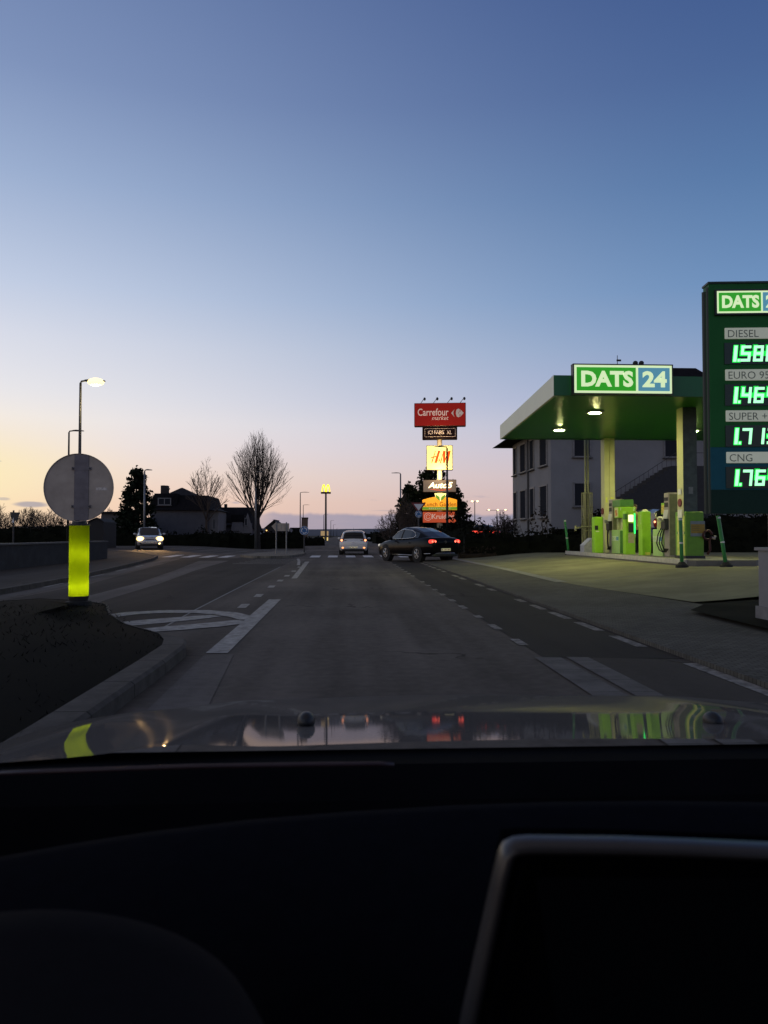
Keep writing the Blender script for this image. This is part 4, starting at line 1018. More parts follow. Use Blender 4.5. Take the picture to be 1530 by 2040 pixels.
t = thing('outbuilding', 'low dark outbuilding with white lean-to posts, right of the direction board', 'building', (XD(584, D), D, 0))
hx = lambda px: (px - 584) * S
b = MB(); b.box((hx(588), 3, hz(1051) / 2), (22 * S, 5, hz(1051))); b.build('wall', m_slate, t)
b = MB(); b.add([(hx(572), -.6, hz(1062)), (hx(590), -.6, hz(1062)), (hx(580), .4, hz(1053)), (hx(572), .4, hz(1053))], [(0, 1, 2, 3)]); b.add([(hx(572), -.6, hz(1064)), (hx(590), -.6, hz(1064)), (hx(590), -.6, hz(1062)), (hx(572), -.6, hz(1062))], [(0, 1, 2, 3)]); b.build('lean_to_roof', m_renderw, t)
for px in (578, 583, 588):
    b = MB(); b.box((hx(px), -.5, hz(1070) ), (.14, .14, 14 * S)); b.build('post', m_renderw, t)
D = 70; S = D / FPX
t = thing('garage', 'pale flat-roofed garage left of the dark conifer', 'building', (XD(222, D), D, .2))
b = MB(); b.box((0, 3, ZD(1024, D) / 2 - .2), (40 * S, 6, ZD(1024, D) + .2)); b.build('wall', m_render, t)
b = MB(); b.box((-.2, 2.9, ZD(1022, D) - .18), (42 * S, 6.6, .14)); b.build('roof', m_slate2, t)
b = MB(); b.box((.1, -.02, .95), (2.4, .05, 1.9)); b.build('garage_door', mat('garage_door', (.20, .19, .21), .7), t)
D = 54; S = D / FPX
t = thing('shed', 'black garden shed with sloped roof behind the yellow bollard', 'shed', (XD(190, D), D, .5))
b = MB(); z0, z1 = ZD(1075, D) - .5, ZD(1040, D) - .5
b.prism([(-15 * S, -.3), (15 * S, -.3), (15 * S, ZD(1040, D) - .5), (4 * S, ZD(1033, D) - .5), (-15 * S, ZD(1040, D) - .5)], 0, 3); b.build('wall', mat('black_boards', (.012, .012, .013), .8, var=.3), t)
b = MB(); b.tube([(-17 * S, -.1, ZD(1041, D) - .5), (4 * S, -.1, ZD(1032, D) - .5), (17 * S, -.1, ZD(1041, D) - .5)], .05, 5); b.build('roof_edge', m_slate2, t)
D = 84; S = D / FPX
t = thing('greenhouse', 'long low building with a pale flat roof edge at the far left', 'building', (XD(85, D), D, .2))
b = MB(); b.box((0, 3, .8), (92 * S, 6, ZD(1052, D) - .2 + .2)); b.build('wall', m_slate, t)
for a, c in ((40, 69), (92, 116)):
    b = MB(); b.box((((a + c) / 2 - 85) * S, 2.9, ZD(1050, D) - .2), ((c - a) * S, 6.4, .16)); b.build('roof_edge', m_renderw, t)

# ---------------- hedges, bushes and trees, left side
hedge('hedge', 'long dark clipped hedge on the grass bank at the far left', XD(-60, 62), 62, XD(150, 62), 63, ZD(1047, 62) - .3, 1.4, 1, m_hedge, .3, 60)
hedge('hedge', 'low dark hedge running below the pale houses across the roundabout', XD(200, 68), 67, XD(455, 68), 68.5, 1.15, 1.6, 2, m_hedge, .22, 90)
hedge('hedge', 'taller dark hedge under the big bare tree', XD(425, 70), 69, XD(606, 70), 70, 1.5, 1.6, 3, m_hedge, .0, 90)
hedge('shrub', 'leafy dark shrub against the pale house corner', XD(388, 72), 71.5, XD(418, 72), 71.8, 1.9, 1.2, 5, m_hedge, .2, 60, cat='shrub', prof=lambda u: .55 + .5 * math.sin(math.pi * u))
hedge('shrub', 'dark climber on the pale house wall, right of the oncoming car', XD(325, 73), 73.6, XD(335, 73), 73.7, 1.7, .6, 6, m_hedgeb, .2, 40, cat='shrub', prof=lambda u: .4 + .6 * math.sin(math.pi * u))
hedge('hedge', 'dark rough hedge edging the road beyond the splitter island', XD(560, 86), 84, XD(640, 86), 88, 1.0, 1.5, 8, m_hedge, 0, 70)
conifer('conifer', 'dark dense conifer behind the grey lamp post at the pale house', (XD(271, 69), 69, .2), ZD(931, 69) - .2, 2.05, 21, 3.4, .22, .16, top=.55)
bare_tree('bare_tree', 'big bare tree with a tall fan-shaped crown standing alone right of the houses', (XD(513, 68), 68, .1), ZD(862, 68) - .1, 2.55, 5, .23, 50, .25, twig=.0085, limbs=24, dens=1.0, spread_ang=(18, 38), kid=(.42, .60), up=.20, lr=.24, wob=.2)
bare_tree('bare_tree', 'smaller thin bare tree with feathery twigs in front of the big pale house', (XD(411, 72), 72, .2), ZD(914, 72) - .2, 1.75, 8, .13, 40, .30, m_bark2, .013, limbs=7, dens=.95, wob=.25)
for i, (px, py, D_, sp, lb) in enumerate(((8, 1004, 74, 1.2, 'bare brown tree at the left edge beside the triangular sign back'), (55, 1012, 78, 1.7, 'low rounded bare bush, first right of the triangular sign back'),
                                          (88, 1007, 76, 1.6, 'wide bare bush rising over the pale flat roof'), (112, 1016, 80, 1.6, 'bare bush half hidden by the left rim of the round sign'), (215, 1013, 84, 1.2, 'faint bare tree above the flat-roofed garage'))):
    bare_tree('bare_bush' if i in (1, 2, 3) else 'bare_tree', lb, (XD(px, D_), D_, .2), ZD(py, D_) - .2, sp, 40 + i, .06, 58 if i in (1, 2, 3) else 35, .12, m_bark2, .014, limbs=9, dens=.9, wob=.3)

# ---------------- right side vegetation
conifer('pine', 'big ragged dark pine behind the lit sign tower', (XD(866, 86), 86, 0), ZD(912, 86), 5.0, 33, 2.0, .5, .25, top=.75)
conifer('pine', 'lower dark pine right of the lit sign tower', (XD(908, 84), 84, 0), ZD(968, 84), 2.4, 35, 1.8, .5, .2, top=.6)
conifer('conifer', 'lower dark conifer left of the lit sign tower behind the road sign', (XD(815, 84), 84, 0), ZD(962, 84), 2.3, 36, 1.8, .5, .22, top=.55)
bare_tree('bare_shrub', 'bare spreading shrub beside the road, behind the black saloon bonnet', (XD(785, 60), 60, 0), ZD(1012, 60), 1.35, 50, .06, 60, .1, m_bark2, .013, limbs=9, wob=.3)
bare_tree('bare_shrub', 'tall bare shrub between the lamp post and the dark pine', (XD(812, 72), 72, 0), ZD(985, 72), 1.3, 51, .06, 45, .12, m_bark2, .013, limbs=9, wob=.3)
hedge('hedge', 'dark mass of hedge under the sign tower, behind the black saloon', XD(795, 56), 58, XD(935, 52), 50, ZD(1045, 54), 2.2, 10, m_hedge, 0, 55, .15, prof=lambda u: .55 + .5 * u)
hedge('shrub', 'dark rounded bush covering the lower right corner of the sign tower', XD(886, 52), 52, XD(932, 52), 52.4, ZD(1012, 52), 1.8, 11, m_hedge, 0, 60, .16, cat='shrub', prof=lambda u: .6 + .45 * math.sin(math.pi * u))
hedge('hedge', 'bushy dark hedge between the sign tower and the white block of flats', XD(930, 47), 47, XD(1036, 47), 48, ZD(1034, 47), 1.5, 12, m_hedge, 0, 85, .13, prof=lambda u: .92 + .12 * math.sin(u * 9), core=.45)
bare_tree('bare_shrub', 'bare twiggy shrub poking above the hedge left of the white flats', (XD(1002, 46), 46, .2), ZD(1020, 46) - .2, .9, 52, .04, 55, .2, m_bark, .011, limbs=8, wob=.35)
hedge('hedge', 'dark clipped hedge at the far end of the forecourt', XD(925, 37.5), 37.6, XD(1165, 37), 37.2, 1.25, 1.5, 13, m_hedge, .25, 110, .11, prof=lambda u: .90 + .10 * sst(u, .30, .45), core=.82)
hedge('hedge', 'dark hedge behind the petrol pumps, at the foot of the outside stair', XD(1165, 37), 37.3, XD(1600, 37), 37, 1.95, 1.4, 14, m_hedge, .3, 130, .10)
hedge('shrub', 'twiggy dark bush in front of the white flats, left of the vent pipes', XD(1052, 39), 39.5, XD(1112, 39), 39.5, ZD(1022, 39) - .2, 1.2, 15, m_hedgeb, .2, 60, .1, cat='shrub', prof=lambda u: .6 + .45 * math.sin(math.pi * u))
hedge('grass_verge', 'pale dry grass verge in front of the hedge right of the black saloon', XD(915, 36.4), 36.7, XD(990, 36.4), 36.7, .55, .8, 16, m_hedgeb, .1, 130, .09, cat='verge')
for i, (x0, x1, D_, yy) in enumerate(((700, 775, 150, 1060), (745, 800, 110, 1056))):
    hedge('treeline', ('dark far hedge beyond the white hatchback', 'dark nearer hedge right of the white hatchback')[i], XD(x0, D_), D_, XD(x1, D_), D_ + 1, ZD(yy, D_), 2.5, 60 + i, m_hedge, 0, 30, .22)

# ---------------- cars ahead
D = 47.5
t, bd_ = make_car('white hatchback seen from behind with lit lamps, driving ahead on the road', 'car', (XD(706, D), D + 2.1, 0), R(-1.5), HATCH, m_silver)
for s_ in (-1, 1):
    b = MB(); b.ell((s_ * .70, -2.05, .90), (.30, .14, .20), 12, 7, .7); o = b.build('tail_lamp', m_tailred, t, True)
    b = MB(); b.ell((s_ * .73, -2.11, .90), (.15, .05, .14), 12, 6); b.build('bulb', m_brake, o, True)
    b = MB(); b.ell((s_ * .50, -2.075, .875), (.20, .10, .07), 10, 5); b.build('lamp_wing', m_black, o, True)
    b = MB(); b.ell((s_ * .66, -2.13, .44), (.14, .04, .09), 10, 5); b.build('rear_reflector', m_orange, t, True)
b = MB(); b.ell((0, -2.06, .30), (1.45, .16, .17), 14, 6, .5); b.build('bumper_skirt', m_black, t, True)
b = MB(); b.ell((0, -2.12, .78), (.09, .03, .09), 10, 5); b.build('badge', m_chrome, t, True)
b = MB(); b.cyl((0, -1.1, 1.48), (0, -1.25, 1.68), .012, .005, 5); b.build('aerial', m_black, t)
b = MB(); b.tube([(-.55, -1.9, 1.42), (0, -1.96, 1.44), (.55, -1.9, 1.42)], .035, 6); b.build('spoiler', m_silver, t, True)
plate(t, -2.14, .46)

D = 35.9
t, bd_ = make_car('black saloon turning onto the road from the right, red tail lamps lit', 'car', (XD(829, D), D, .04), R(29), SEDAN, m_blackp)
t.scale = (.97, .97, 1.05)
for s_ in (-1, 1):
    b = MB(); b.ell((s_ * .66, -2.31, .86), (.42, .16, .17), 14, 7, .6); o = b.build('tail_lamp', m_tail, t, True)
    for k_ in range(2):
        b = MB(); b.ell((s_ * (.56 + .17 * k_), -2.39, .86), (.09, .03, .10), 10, 5); b.build('bulb', m_tailb, o, True)
    b = MB(); b.ell((s_ * .62, 2.17, .66), (.36, .22, .14), 12, 6, .7); b.build('headlamp', mat('clear_lamp', (.6, .6, .6), .1, .3, emit=(1, .9, .7), es=.5), t, True)
b = MB(); b.tube([(-.915, -1.95, .34), (-.80, -2.30, .36), (-.4, -2.41, .37), (.4, -2.41, .37), (.80, -2.30, .36), (.915, -1.95, .34)], .016, 6); b.build('bumper_trim', m_chrome, t, True)
b = MB()
for s_ in (-1, 1): b.tube([(s_ * .918, -1.0, .27), (s_ * .918, .95, .27)], .014, 5)
b.build('sill_trim', m_chrome, t, True)
b = MB(); b.tube([(-.45, -2.385, .72), (.45, -2.385, .72)], .013, 5); b.build('boot_trim', m_chrome, t)
b = MB()
for s_ in (-1, 1):
    def gp_(y, f):
        g = SEDAN['green']
        for i in range(len(g) - 1):
            if g[i][0] <= y <= g[i + 1][0]:
                u = (y - g[i][0]) / (g[i + 1][0] - g[i][0]); a = [g[i][q] * (1 - u) + g[i + 1][q] * u for q in range(5)]
                return (s_ * ((a[3]) * (1 - f) + (a[3] * .25 + a[4] * .79) * f + .012), y, a[1] + (a[2] - a[1]) * .8 * f + .005)
    b.tube([gp_(1.0, .0), gp_(.3, .0), gp_(-.4, .0), gp_(-.95, .06), gp_(-1.12, .35), gp_(-1.0, .8), gp_(-.72, .98), gp_(-.3, 1.0), gp_(.1, 1.0), gp_(.5, 1.0), gp_(.9, .98)], .013, 5)
b.build('window_trim', m_chrome, t, True)
b = MB()
for k_ in range(14):
    a0, a1 = 2 * math.pi * k_ / 14, 2 * math.pi * (k_ + 1) / 14
    b.cyl((.05 * math.cos(a0), -2.40, .84 + .05 * math.sin(a0)), (.05 * math.cos(a1), -2.40, .84 + .05 * math.sin(a1)), .008, .008, 4)
b.cyl((-.028, -2.40, .875), (0, -2.40, .80), .007, .007, 4); b.cyl((.028, -2.40, .875), (0, -2.40, .80), .007, .007, 4)
b.build('badge', m_chrome, t)
b = MB(); b.ell((0, -2.33, .28), (1.5, .12, .14), 12, 6, .5); b.build('bumper_skirt', m_black, t, True)
for s_ in (-1, 1):
    for y_ in (.25, -.75):
        b = MB(); b.tube([(s_ * .915, y_ - .1, .80), (s_ * .94, y_, .805), (s_ * .915, y_ + .1, .80)], .014, 5); b.build('door_handle', m_chrome if False else m_blackp, t)
plate(t, -2.415, .52)

D = 54; gx_ = XD(297, D)
t, bd_ = make_car('pale car coming towards us with bright headlamps on the left approach', 'car', (gx_, D, gz(gx_, D)), R(180 + 16), ESTATE, m_lightp)
for s_ in (-1, 1):
    b = MB(); b.ell((s_ * .62, 1.97, .68), (.52, .20, .34), 12, 7, .9); o = b.build('headlamp', m_headl, t, True)
    b = MB(); b.ell((s_ * .63, 2.06, .68), (.40, .12, .29), 12, 7); b.build('bulb', m_head, o, True)
    b = MB(); b.ell((s_ * .63, 2.115, .68), (.085, .05, .085), 10, 6); b.build('bulb_core', m_core, o, True)
    b = MB(); b.ell((s_ * .60, 2.06, .37), (.16, .06, .12), 10, 6); b.build('fog_lamp', m_head if s_ < 0 else m_black, t, True)
    light('headlamp_beam', 'SPOT', (s_ * .62, 2.12, .68), 420, (1, .58, .22), t, .08, R(95), (R(84), 0, 0))
b = MB(); b.ell((0, 2.05, .58), (.62, .06, .15), 12, 6, .5); b.build('grille', m_black, t, True)
b = MB(); b.ell((0, 2.03, .30), (1.2, .12, .12), 12, 6, .5); b.build('bumper_skirt', m_black, t, True)
plate(t, 2.085, .46, 1, False)

t, bd_ = make_car('dark tall people carrier standing on the far side of the pump island', 'car', (12.75, 31.3, .40), 0, VAN, m_darkp)
for s_ in (-1, 1):
    b = MB(); b.ell((s_ * .80, -2.12, 1.30), (.14, .14, .34), 10, 6, .7); o = b.build('tail_lamp', m_tailred, t, True)
    b = MB(); b.ell((s_ * .84, -2.17, 1.34), (.09, .05, .10), 8, 5); b.build('bulb', m_brake, o, True)
plate(t, -2.21, .62, -1, False)
t, bd_ = make_car('dark parked car with red tail lamps glimmering through the hedge', 'car', (XD(968, 49.5), 51.6, .40), 0, HATCH, m_blackp)
for s_ in (-1, 1):
    b = MB(); b.ell((s_ * .66, -2.08, 1.02), (.5, .14, .16), 12, 6, .7); b.build('tail_lamp', m_taild, t, True)
    b = MB(); b.ell((s_ * .25, -2.09, 1.05), (.3, .10, .06), 12, 6, .7); b.build('brake_strip', m_taild, t, True)
plate(t, -2.14, .46, -1, False)

# ---------------- petrol station
m_fasw = mat('pale_green_fascia', (.82, .86, .64), .5, var=.06, scale=.6)
m_fasg = mat('dark_green_fascia', (.012, .13, .035), .4, var=.1, scale=.6)
m_under = mat('green_soffit', (.045, .29, .010), .3, var=.12, scale=.5)
m_lampp = mat('lit_canopy_lamp', (1, 1, .8), .4, var=0, emit=(1, .97, .38), es=330)
m_pumpg = mat('lime_green_panel', (.28, .56, .04), .5, spec=.2, var=.12, scale=3)
m_pumpl = mat('pale_lime_panel', (.36, .55, .20), .5, var=.12, scale=3)
m_pumpd = mat('deep_green_panel', (.06, .19, .03), .45, var=.15, scale=3)
m_col = mat('column_cladding', (.58, .58, .30), .5, var=.1, scale=1.2)
m_grey = mat('pump_grey', (.30, .27, .25), .5, var=.12)
m_brown = mat('olive_side', (.12, .13, .07), .6)
m_logog = mat('backlit_green', (.02, .35, .03), .4, var=0, emit=(.028, .33, .008), es=.72)
m_logob = mat('backlit_blue', (.06, .25, .38), .4, var=0, emit=(.09, .27, .36), es=.72)
m_logow = mat('backlit_white', (.6, .65, .5), .4, var=0, emit=(.62, .78, .42), es=.9)
def dats_logo(t, x0, x1, z0, z1, y, name='logo_sign', th=.16):
    w_, h = x1 - x0, z1 - z0
    b = MB(); b.box(((x0 + x1) / 2, y, (z0 + z1) / 2), (w_, th, h)); o = b.build(name, m_logow, t)
    f = .09 * h; split = x0 + w_ * .638; yy = y - th / 2
    b = MB(); b.box(((x0 + f + split - f * .4) / 2, yy - .005, (z0 + z1) / 2), (split - f * .4 - x0 - f, .02, h - 2 * f)); b.build('green_field', m_logog, o)
    b = MB(); b.box(((split + f * .6 + x1 - f) / 2, yy - .005, (z0 + z1) / 2), (x1 - f - split - f * .6, .02, h - 2 * f)); b.build('blue_field', m_logob, o)
    b = MB(); text(b, 'DATS', x0 + w_ * .07, z0 + h * .22, w_=w_ * .53, h=h * .57, y=yy - .018, bold=.045); b.build('lettering', m_logow, o); b = MB(); text(b, '24', split + w_ * .055, z0 + h * .22, w_=w_ * .25, h=h * .57, y=yy - .018, bold=.04); b.build('lettering', m_logow, o)
    b = MB(); b.box(((x0 + x1) / 2, y + .01, z1 + .012), (w_ + .06, th + .04, .03)); b.box(((x0 + x1) / 2, y + .01, z0 - .012), (w_ + .06, th + .04, .03)); b.box((x0 - .012, y + .01, (z0 + z1) / 2), (.03, th + .04, h)); b.box((x1 + .012, y + .01, (z0 + z1) / 2), (.03, th + .04, h)); b.build('frame', m_dsteel, o)
    return o
CY0, CY1, CX0, CX1, CZ = 20.0, 29.4, XD(1105, 20.0), 14.4, ZD(787, 20.0, 1105)
t = thing('station_canopy', 'flat green and white petrol station canopy with lit lamps underneath', 'canopy', (9.9, 24, .4))
ox, oy, oz = 9.9, 24, .4
SK = .46
def cpoly(d): return [(CX0 + d - ox, CY0 + d - oy), (CX1 - d - ox, CY0 + d - oy), (CX1 + SK - d - ox, CY1 - d - oy), (CX0 + SK + d - ox, CY1 - d - oy)]
def strip(i, j, name, m_, pr=0):
    A, C = cpoly(pr), cpoly(.08); b = MB(); q = [A[i], A[j], C[j], C[i]]
    b.slab(q, CZ - .01 - oz, CZ + .53 - oz); return b.build(name, m_, t)
b = MB(); b.slab(cpoly(.083), CZ + .01 - oz, CZ + .07 - oz); b.build('soffit', m_under, t)
strip(3, 0, 'side_fascia', m_fasw); strip(0, 1, 'front_fascia', m_fasg); strip(1, 2, 'side_fascia', m_fasg); strip(2, 3, 'back_fascia', m_fasg)
b = MB(); b.slab(cpoly(.083), CZ + .47 - oz, CZ + .51 - oz); b.build('roof_sheet', m_dsteel, t)
dats_logo(t, XD(1143, 19.9) - ox, XD(1338, 19.9) - ox, ZD(785.5, 19.9, 1240) - oz, ZD(729.5, 19.9, 1240) - oz, 19.85 - oy)
L1, L2 = G(1185, 819, CZ), G(1120, 854, CZ)
for lx in (L1.x, 2 * 9.8 - L1.x):
    for ly in (L1.y, L2.y):
        b = MB(); b.rbox((lx - ox, ly - oy, CZ - .025 - oz), (.46, .40, .07), .1); o = b.build('lamp_housing', m_signw, t)
        b = MB(); b.cyl((lx - ox, ly - oy, CZ - .066 - oz), (lx - ox, ly - oy, CZ - .058 - oz), .165, .165, 24); b.build('lamp_lens', m_lampp, o)
for (px, D_) in ((1205, 29.0), (1362, 21.8)):
    x = XD(px, D_)
    b = MB(); b.box((x + .10 - ox, D_ + .2 - oy, (CZ + .1) / 2 + .2 - oz), (.20 - .006, .40, CZ - .45)); b.box((x + .31 - ox, D_ + .2 - oy, (CZ + .1) / 2 + .2 - oz), (.20 - .006, .40, CZ - .45)); b.box((x + .2 - ox, D_ + .21 - oy, (CZ + .1) / 2 + .2 - oz), (.3, .36, CZ - .46)); c_ = b.build('column', m_col, t)
    b = MB(); 
    if px < 1300:
        text(b, '1', x + .06 - ox, ZD(1000, D_) - oz, h=.2, y=D_ - oy - .006, bold=.03); text(b, '2', x + .23 - ox, ZD(1000, D_) - oz, h=.2, y=D_ - oy - .006, bold=.03); b.build('bay_number', mat('yellow_numbers', (.75, .85, .05), .5), c_)
        b = MB(); b.cyl((x - .03 - ox, D_ + .2 - oy, 1.75), (x - .004 - ox, D_ + .2 - oy, 1.75), .13, .13, 16); b.build('round_sign', m_signred, c_)
    else:
        b.box((x - .012 - ox, D_ + .2 - oy, 1.45), (.02, .26, .26)); b.build('notice', m_signw, c_)
        b = MB(); b.cyl((x - .03 - ox, D_ + .2 - oy, 1.78), (x - .004 - ox, D_ + .2 - oy, 1.78), .12, .12, 16); b.build('round_sign', m_signred, c_)
        b = MB(); b.box((x + .21 - ox, D_ - .008 - oy, (CZ + .1) / 2 + .2 - oz), (.40, .014, CZ - .47)); fp = b.build('front_panel', mat('grey_green_cladding', (.085, .105, .095), .5, spec=.2), c_)
        b = MB(); b.box((x + .22 - ox, D_ - .018 - oy, ZD(975, D_) - oz), (.13, .006, .20)); b.build('notice', mat('small_notice', (.2, .21, .2), .6), fp)
        b = MB(); b.box((x - .012 - ox, D_ + .2 - oy, 2.1), (.02, .2, .16)); b.build('notice', m_signw, c_)

# pump island
IZ = .56
t = tag(MB().slab([(9.15, 20.4), (9.35, 20.15), (11.0, 20.15), (11.2, 20.4), (11.2, 31.6), (9.15, 31.6)], .30, IZ).build('pump_island', mat('island_concrete', (.16, .15, .13), .8, var=.25, scale=2)), 'raised concrete pump island with a pale kerb edge', 'pump island')
b = MB(); b.box((9.17, 26, IZ - .05), (.09, 11.3, .13)); b.build('pale_edge', mat('pale_edge_concrete', (.45, .42, .38), .8, var=.2), t)

def pump(label, loc, m, digits, big=False):
    t = thing('petrol_pump', label, 'petrol pump', loc, 0, 'petrol pumps on the island')
    def Y(a, b_): return ((a + b_) / 2 * m, abs(b_ - a))
    yc, yd = Y(-.52, .28)
    b = MB(); b.rbox((0, yc, .43), (.50, yd, .86), .03); cb = b.build('cabinet', m_pumpl, t)
    b = MB(); b.box((.0, (-.535) * m, .43), (.44, .012, .80)); b.build('end_panel', m_pumpd if m > 0 else m_pumpg, cb)
    b = MB(); b.box((-.256, yc, .55), (.012, yd * .8, .17)); lg = b.build('logo_plate', mat('pump_logo_white', (.55, .62, .5), .5), cb)
    b = MB(); b.xf = Matrix.Rotation(R(-90), 4, 'Z'); text(b, 'DATS', -yc - yd * .33, .50, w_=yd * .38, h=.09, y=-.262); b.xf = None; b.build('lettering', m_logog if False else m_pumpg, lg)
    b = MB(); b.box((-.263, yc - .24, .55), (.008, .22, .13)); b.build('blue_square', mat('pump_blue', (.10, .28, .42), .5), lg)
    yc2, yd2 = Y(.30, .66)
    b = MB(); b.rbox((.02, yc2, 1.0), (.46, yd2, 2.0), .03); pl_ = b.build('pillar', m_grey, t)
    b = MB(); b.box((.02, (.29 if m > 0 else .67) * m, 1.0), (.40, .012, 1.9)); b.build('side_panel', m_brown, pl_)
    b = MB()
    for i in range(3):
        b.box((-.215, yc2 + (i - 1) * .10, 1.80), (.012, .075, .11)); b.box((-.215, yc2 + (i - 1) * .10, 1.62), (.012, .07, .14))
    b.build('display', m_black, pl_)
    b = MB(); b.rbox((-.26, yc2, 1.02), (.14, yd2 * .95, .34), .03); b.build('holster', m_black, pl_)
    for i in range(3):
        y = yc2 + (i - 1) * .11
        b = MB(); b.cyl((-.21, y, 1.46), (-.25, y, 1.18), .028, .03, 6); b.build('hose_sleeve', m_signw, pl_)
        b = MB(); b.tube([(-.27, y, 1.06), (-.36, y, 1.14), (-.42, y - .02 * m, 1.20), (-.40, y - .04 * m, 1.24)], .022, 6); b.build('nozzle', m_alloy if i != 2 else m_signw, t)
        b = MB(); k_ = .08 * (i - 1)
        b.tube([(-.29, y, .98), (-.36, y - (.10 + k_) * m, .7), (-.38, y - (.16 + k_) * m, .42), (-.33, y - (.08 + k_) * m, .20), (-.28, y + .02, .14), (-.23, y + .06 * m, .25)], .019, 6); b.build('hose', m_rubber, t, True)
    yc3, yd3 = Y(-.52, .06)
    if digits:
        b = MB(); b.rbox((.05, -.30 * m, 1.49), (.62, .46, .40), .025); h_ = b.build('header', m_pumpg, t)
        b = MB(); b.box((-.266, -.30 * m, 1.49), (.012, .36, .34)); st_ = b.build('sticker', mat('pale_sticker', (.55, .58, .25), .5), h_)
        b = MB(); b.box((-.275, -.28 * m, 1.52), (.008, .16, .12)); b.box((-.275, -.32 * m, 1.42), (.008, .18, .10)); b.build('sticker_print', mat('orange_print', (.5, .15, .03), .5), st_)
        b = MB(); text(b, '1', -.20, 1.56, h=.10, y=-.30 - .236, bold=.02); b.build('bay_number', m_signw, h_); b = MB(); text(b, '2', .26, 1.56, h=.10, y=-.30 - .236, bold=.02); b.build('bay_number', m_signw, h_)
        b = MB(); b.rbox((.06, -.02, 1.83), (.5, .9, .25), .02); b.build('top_box', m_pumpd, t)
    else:
        b = MB(); b.box((-.1, .10 * m, 1.52), (.05, .42, .36)); h_ = b.build('header', m_pumpg, t)
        b = MB(); b.box((-.13, .10 * m, 1.50), (.012, .34, .26)); b.build('sticker', mat('yellow_orange_sticker', (.5, .38, .06), .5, var=.6, scale=12), h_)
    for y in (-.40 * m, .0):
        b = MB(); b.rbox((0, y, 1.06), (.26, .16, .42), .04); b.build('nozzle_bay', mat('bay_cream', (.42, .42, .24), .6), t)
    return t
p1 = P(1233, 1065, 27.2)
pump('petrol pump with numbers 1 and 2 on its green header, behind the payment terminal', (p1.x + .25, 27.7, IZ), 1, True)
p2 = P(1318, 1065, 23.9)
pump('petrol pump with a tall grey pillar of nozzles next to the near canopy column', (p2.x + .25, 24.1, IZ), -1, False)
# waste bin post, payment terminal, lit post, gas unit
D = 28.0; S = D / FPX
t = thing('service_post', 'plain lime green service cabinet with a small slot, first on the island from the left', 'cabinet', (XD(1193, D), D, IZ))
h = ZD(1029, D) - IZ
b = MB(); b.rbox((0, .15, h / 2), (.34, .36, h), .05); c_ = b.build('cabinet', m_pumpg, t)
b = MB(); b.box((-.10, -.035, h * .70), (.12, .012, .16)); b.build('slot', m_black, c_)
b = MB(); b.box((-.06, -.033, h * .60), (.12, .014, .03)); b.build('slot_lip', m_signw, c_)
D = 26.2; S = D / FPX
t = thing('payment_terminal', 'lime green payment terminal with a bright screen and a glowing green strip', 'payment terminal', (XD(1256, D), D, IZ))
h = ZD(1018, D) - IZ
b = MB(); b.rbox((0, .14, h / 2), (.34, .30, h), .02); c_ = b.build('cabinet', m_pumpg, t)
b = MB(); b.box((.01, -.02, h * .84), (.17, .03, .24)); b.build('screen', mat('lit_screen', (.9, .85, .6), .3, var=.2, scale=9, emit=(1, .82, .50), es=1.4), c_)
b = MB(); b.box((.01, -.02, h * .62), (.17, .03, .32)); b.build('keypad', m_dsteel, c_)
b = MB(); b.box((.145, -.02, h * .72), (.035, .03, .70)); b.build('light_strip', mat('lit_green_strip', (.05, .8, .2), .3, var=0, emit=(.02, 1, .20), es=1.8), c_)
b = MB(); b.box((.02, -.012, h * .38), (.21, .012, .34)); b.build('notice', mat('beige_notice', (.40, .36, .22), .6, var=.2, scale=12), c_)
b = MB(); b.box((-.20, -.06, h * .88), (.10, .16, .20)); b.build('card_hood', m_pumpd, c_)
D = 25.0
t = thing('lit_post', 'tall lime green post with a pale dome lamp on top, between terminal and second pump', 'post', (XD(1289, D), D + .2, IZ))
h = ZD(1018, D) - IZ
b = MB(); b.rbox((0, .0, h / 2), (.30, .36, h), .03); c_ = b.build('cabinet', m_pumpg, t)
b = MB(); b.ell((.02, 0, h), (.22, .22, .16), 12, 6); b.build('dome_lamp', mat('cream_dome', (.6, .62, .4), .4), t, True)
b = MB()
for i in range(3):
    for k_ in range(10):
        a0, a1 = .6 * k_, .6 * (k_ + 1)
        b.quad(*[(-.156, -.05 + r_ * math.cos(a), h - .16 - i * .11 + r_ * math.sin(a)) for a, r_ in ((a0, .03), (a1, .03), (a1, .042), (a0, .042))])
b.build('ring_print', mat('cream_print', (.55, .6, .4), .5), c_)
b = MB(); b.box((.02, -.19, .06), (.16, .02, .09)); b.build('base_label', mat('yellow_label', (.7, .7, .12), .5), c_)
D = 21.7; x = XD(1366, D)
t = thing('gas_dispenser', 'broad green gas dispenser with a pale edge and a reddish hose at the near end', 'gas dispenser', (x + .27, D, IZ))
h = ZD(1018, D) - IZ
b = MB(); b.rbox((0, .35, h / 2), (.54, .70, h), .03); c_ = b.build('cabinet', mat('mid_green_panel', (.13, .30, .02), .5, var=.12), t)
b = MB(); b.box((-.276, .30, h * .74), (.014, .5, h * .34)); b.box((-.276, .30, h * .27), (.014, .5, h * .5)); b.build('side_stripe', mat('yellow_green_stripe', (.55, .62, .12), .5), c_)
b = MB(); b.box((.08, -.012, .86), (.42, .02, .44)); n_ = b.build('notice', mat('pale_notice', (.20, .24, .24), .5, var=.15), c_)
b = MB(); b.box((.08, -.024, .86), (.40, .006, .26)); b.build('orange_band', mat('ochre_band', (.30, .20, .03), .6, var=.2), n_)
b = MB()
for i in range(3): b.box((.02, -.029, .93 - i * .06), (.22, .003, .012))
b.build('print', m_brown, n_)
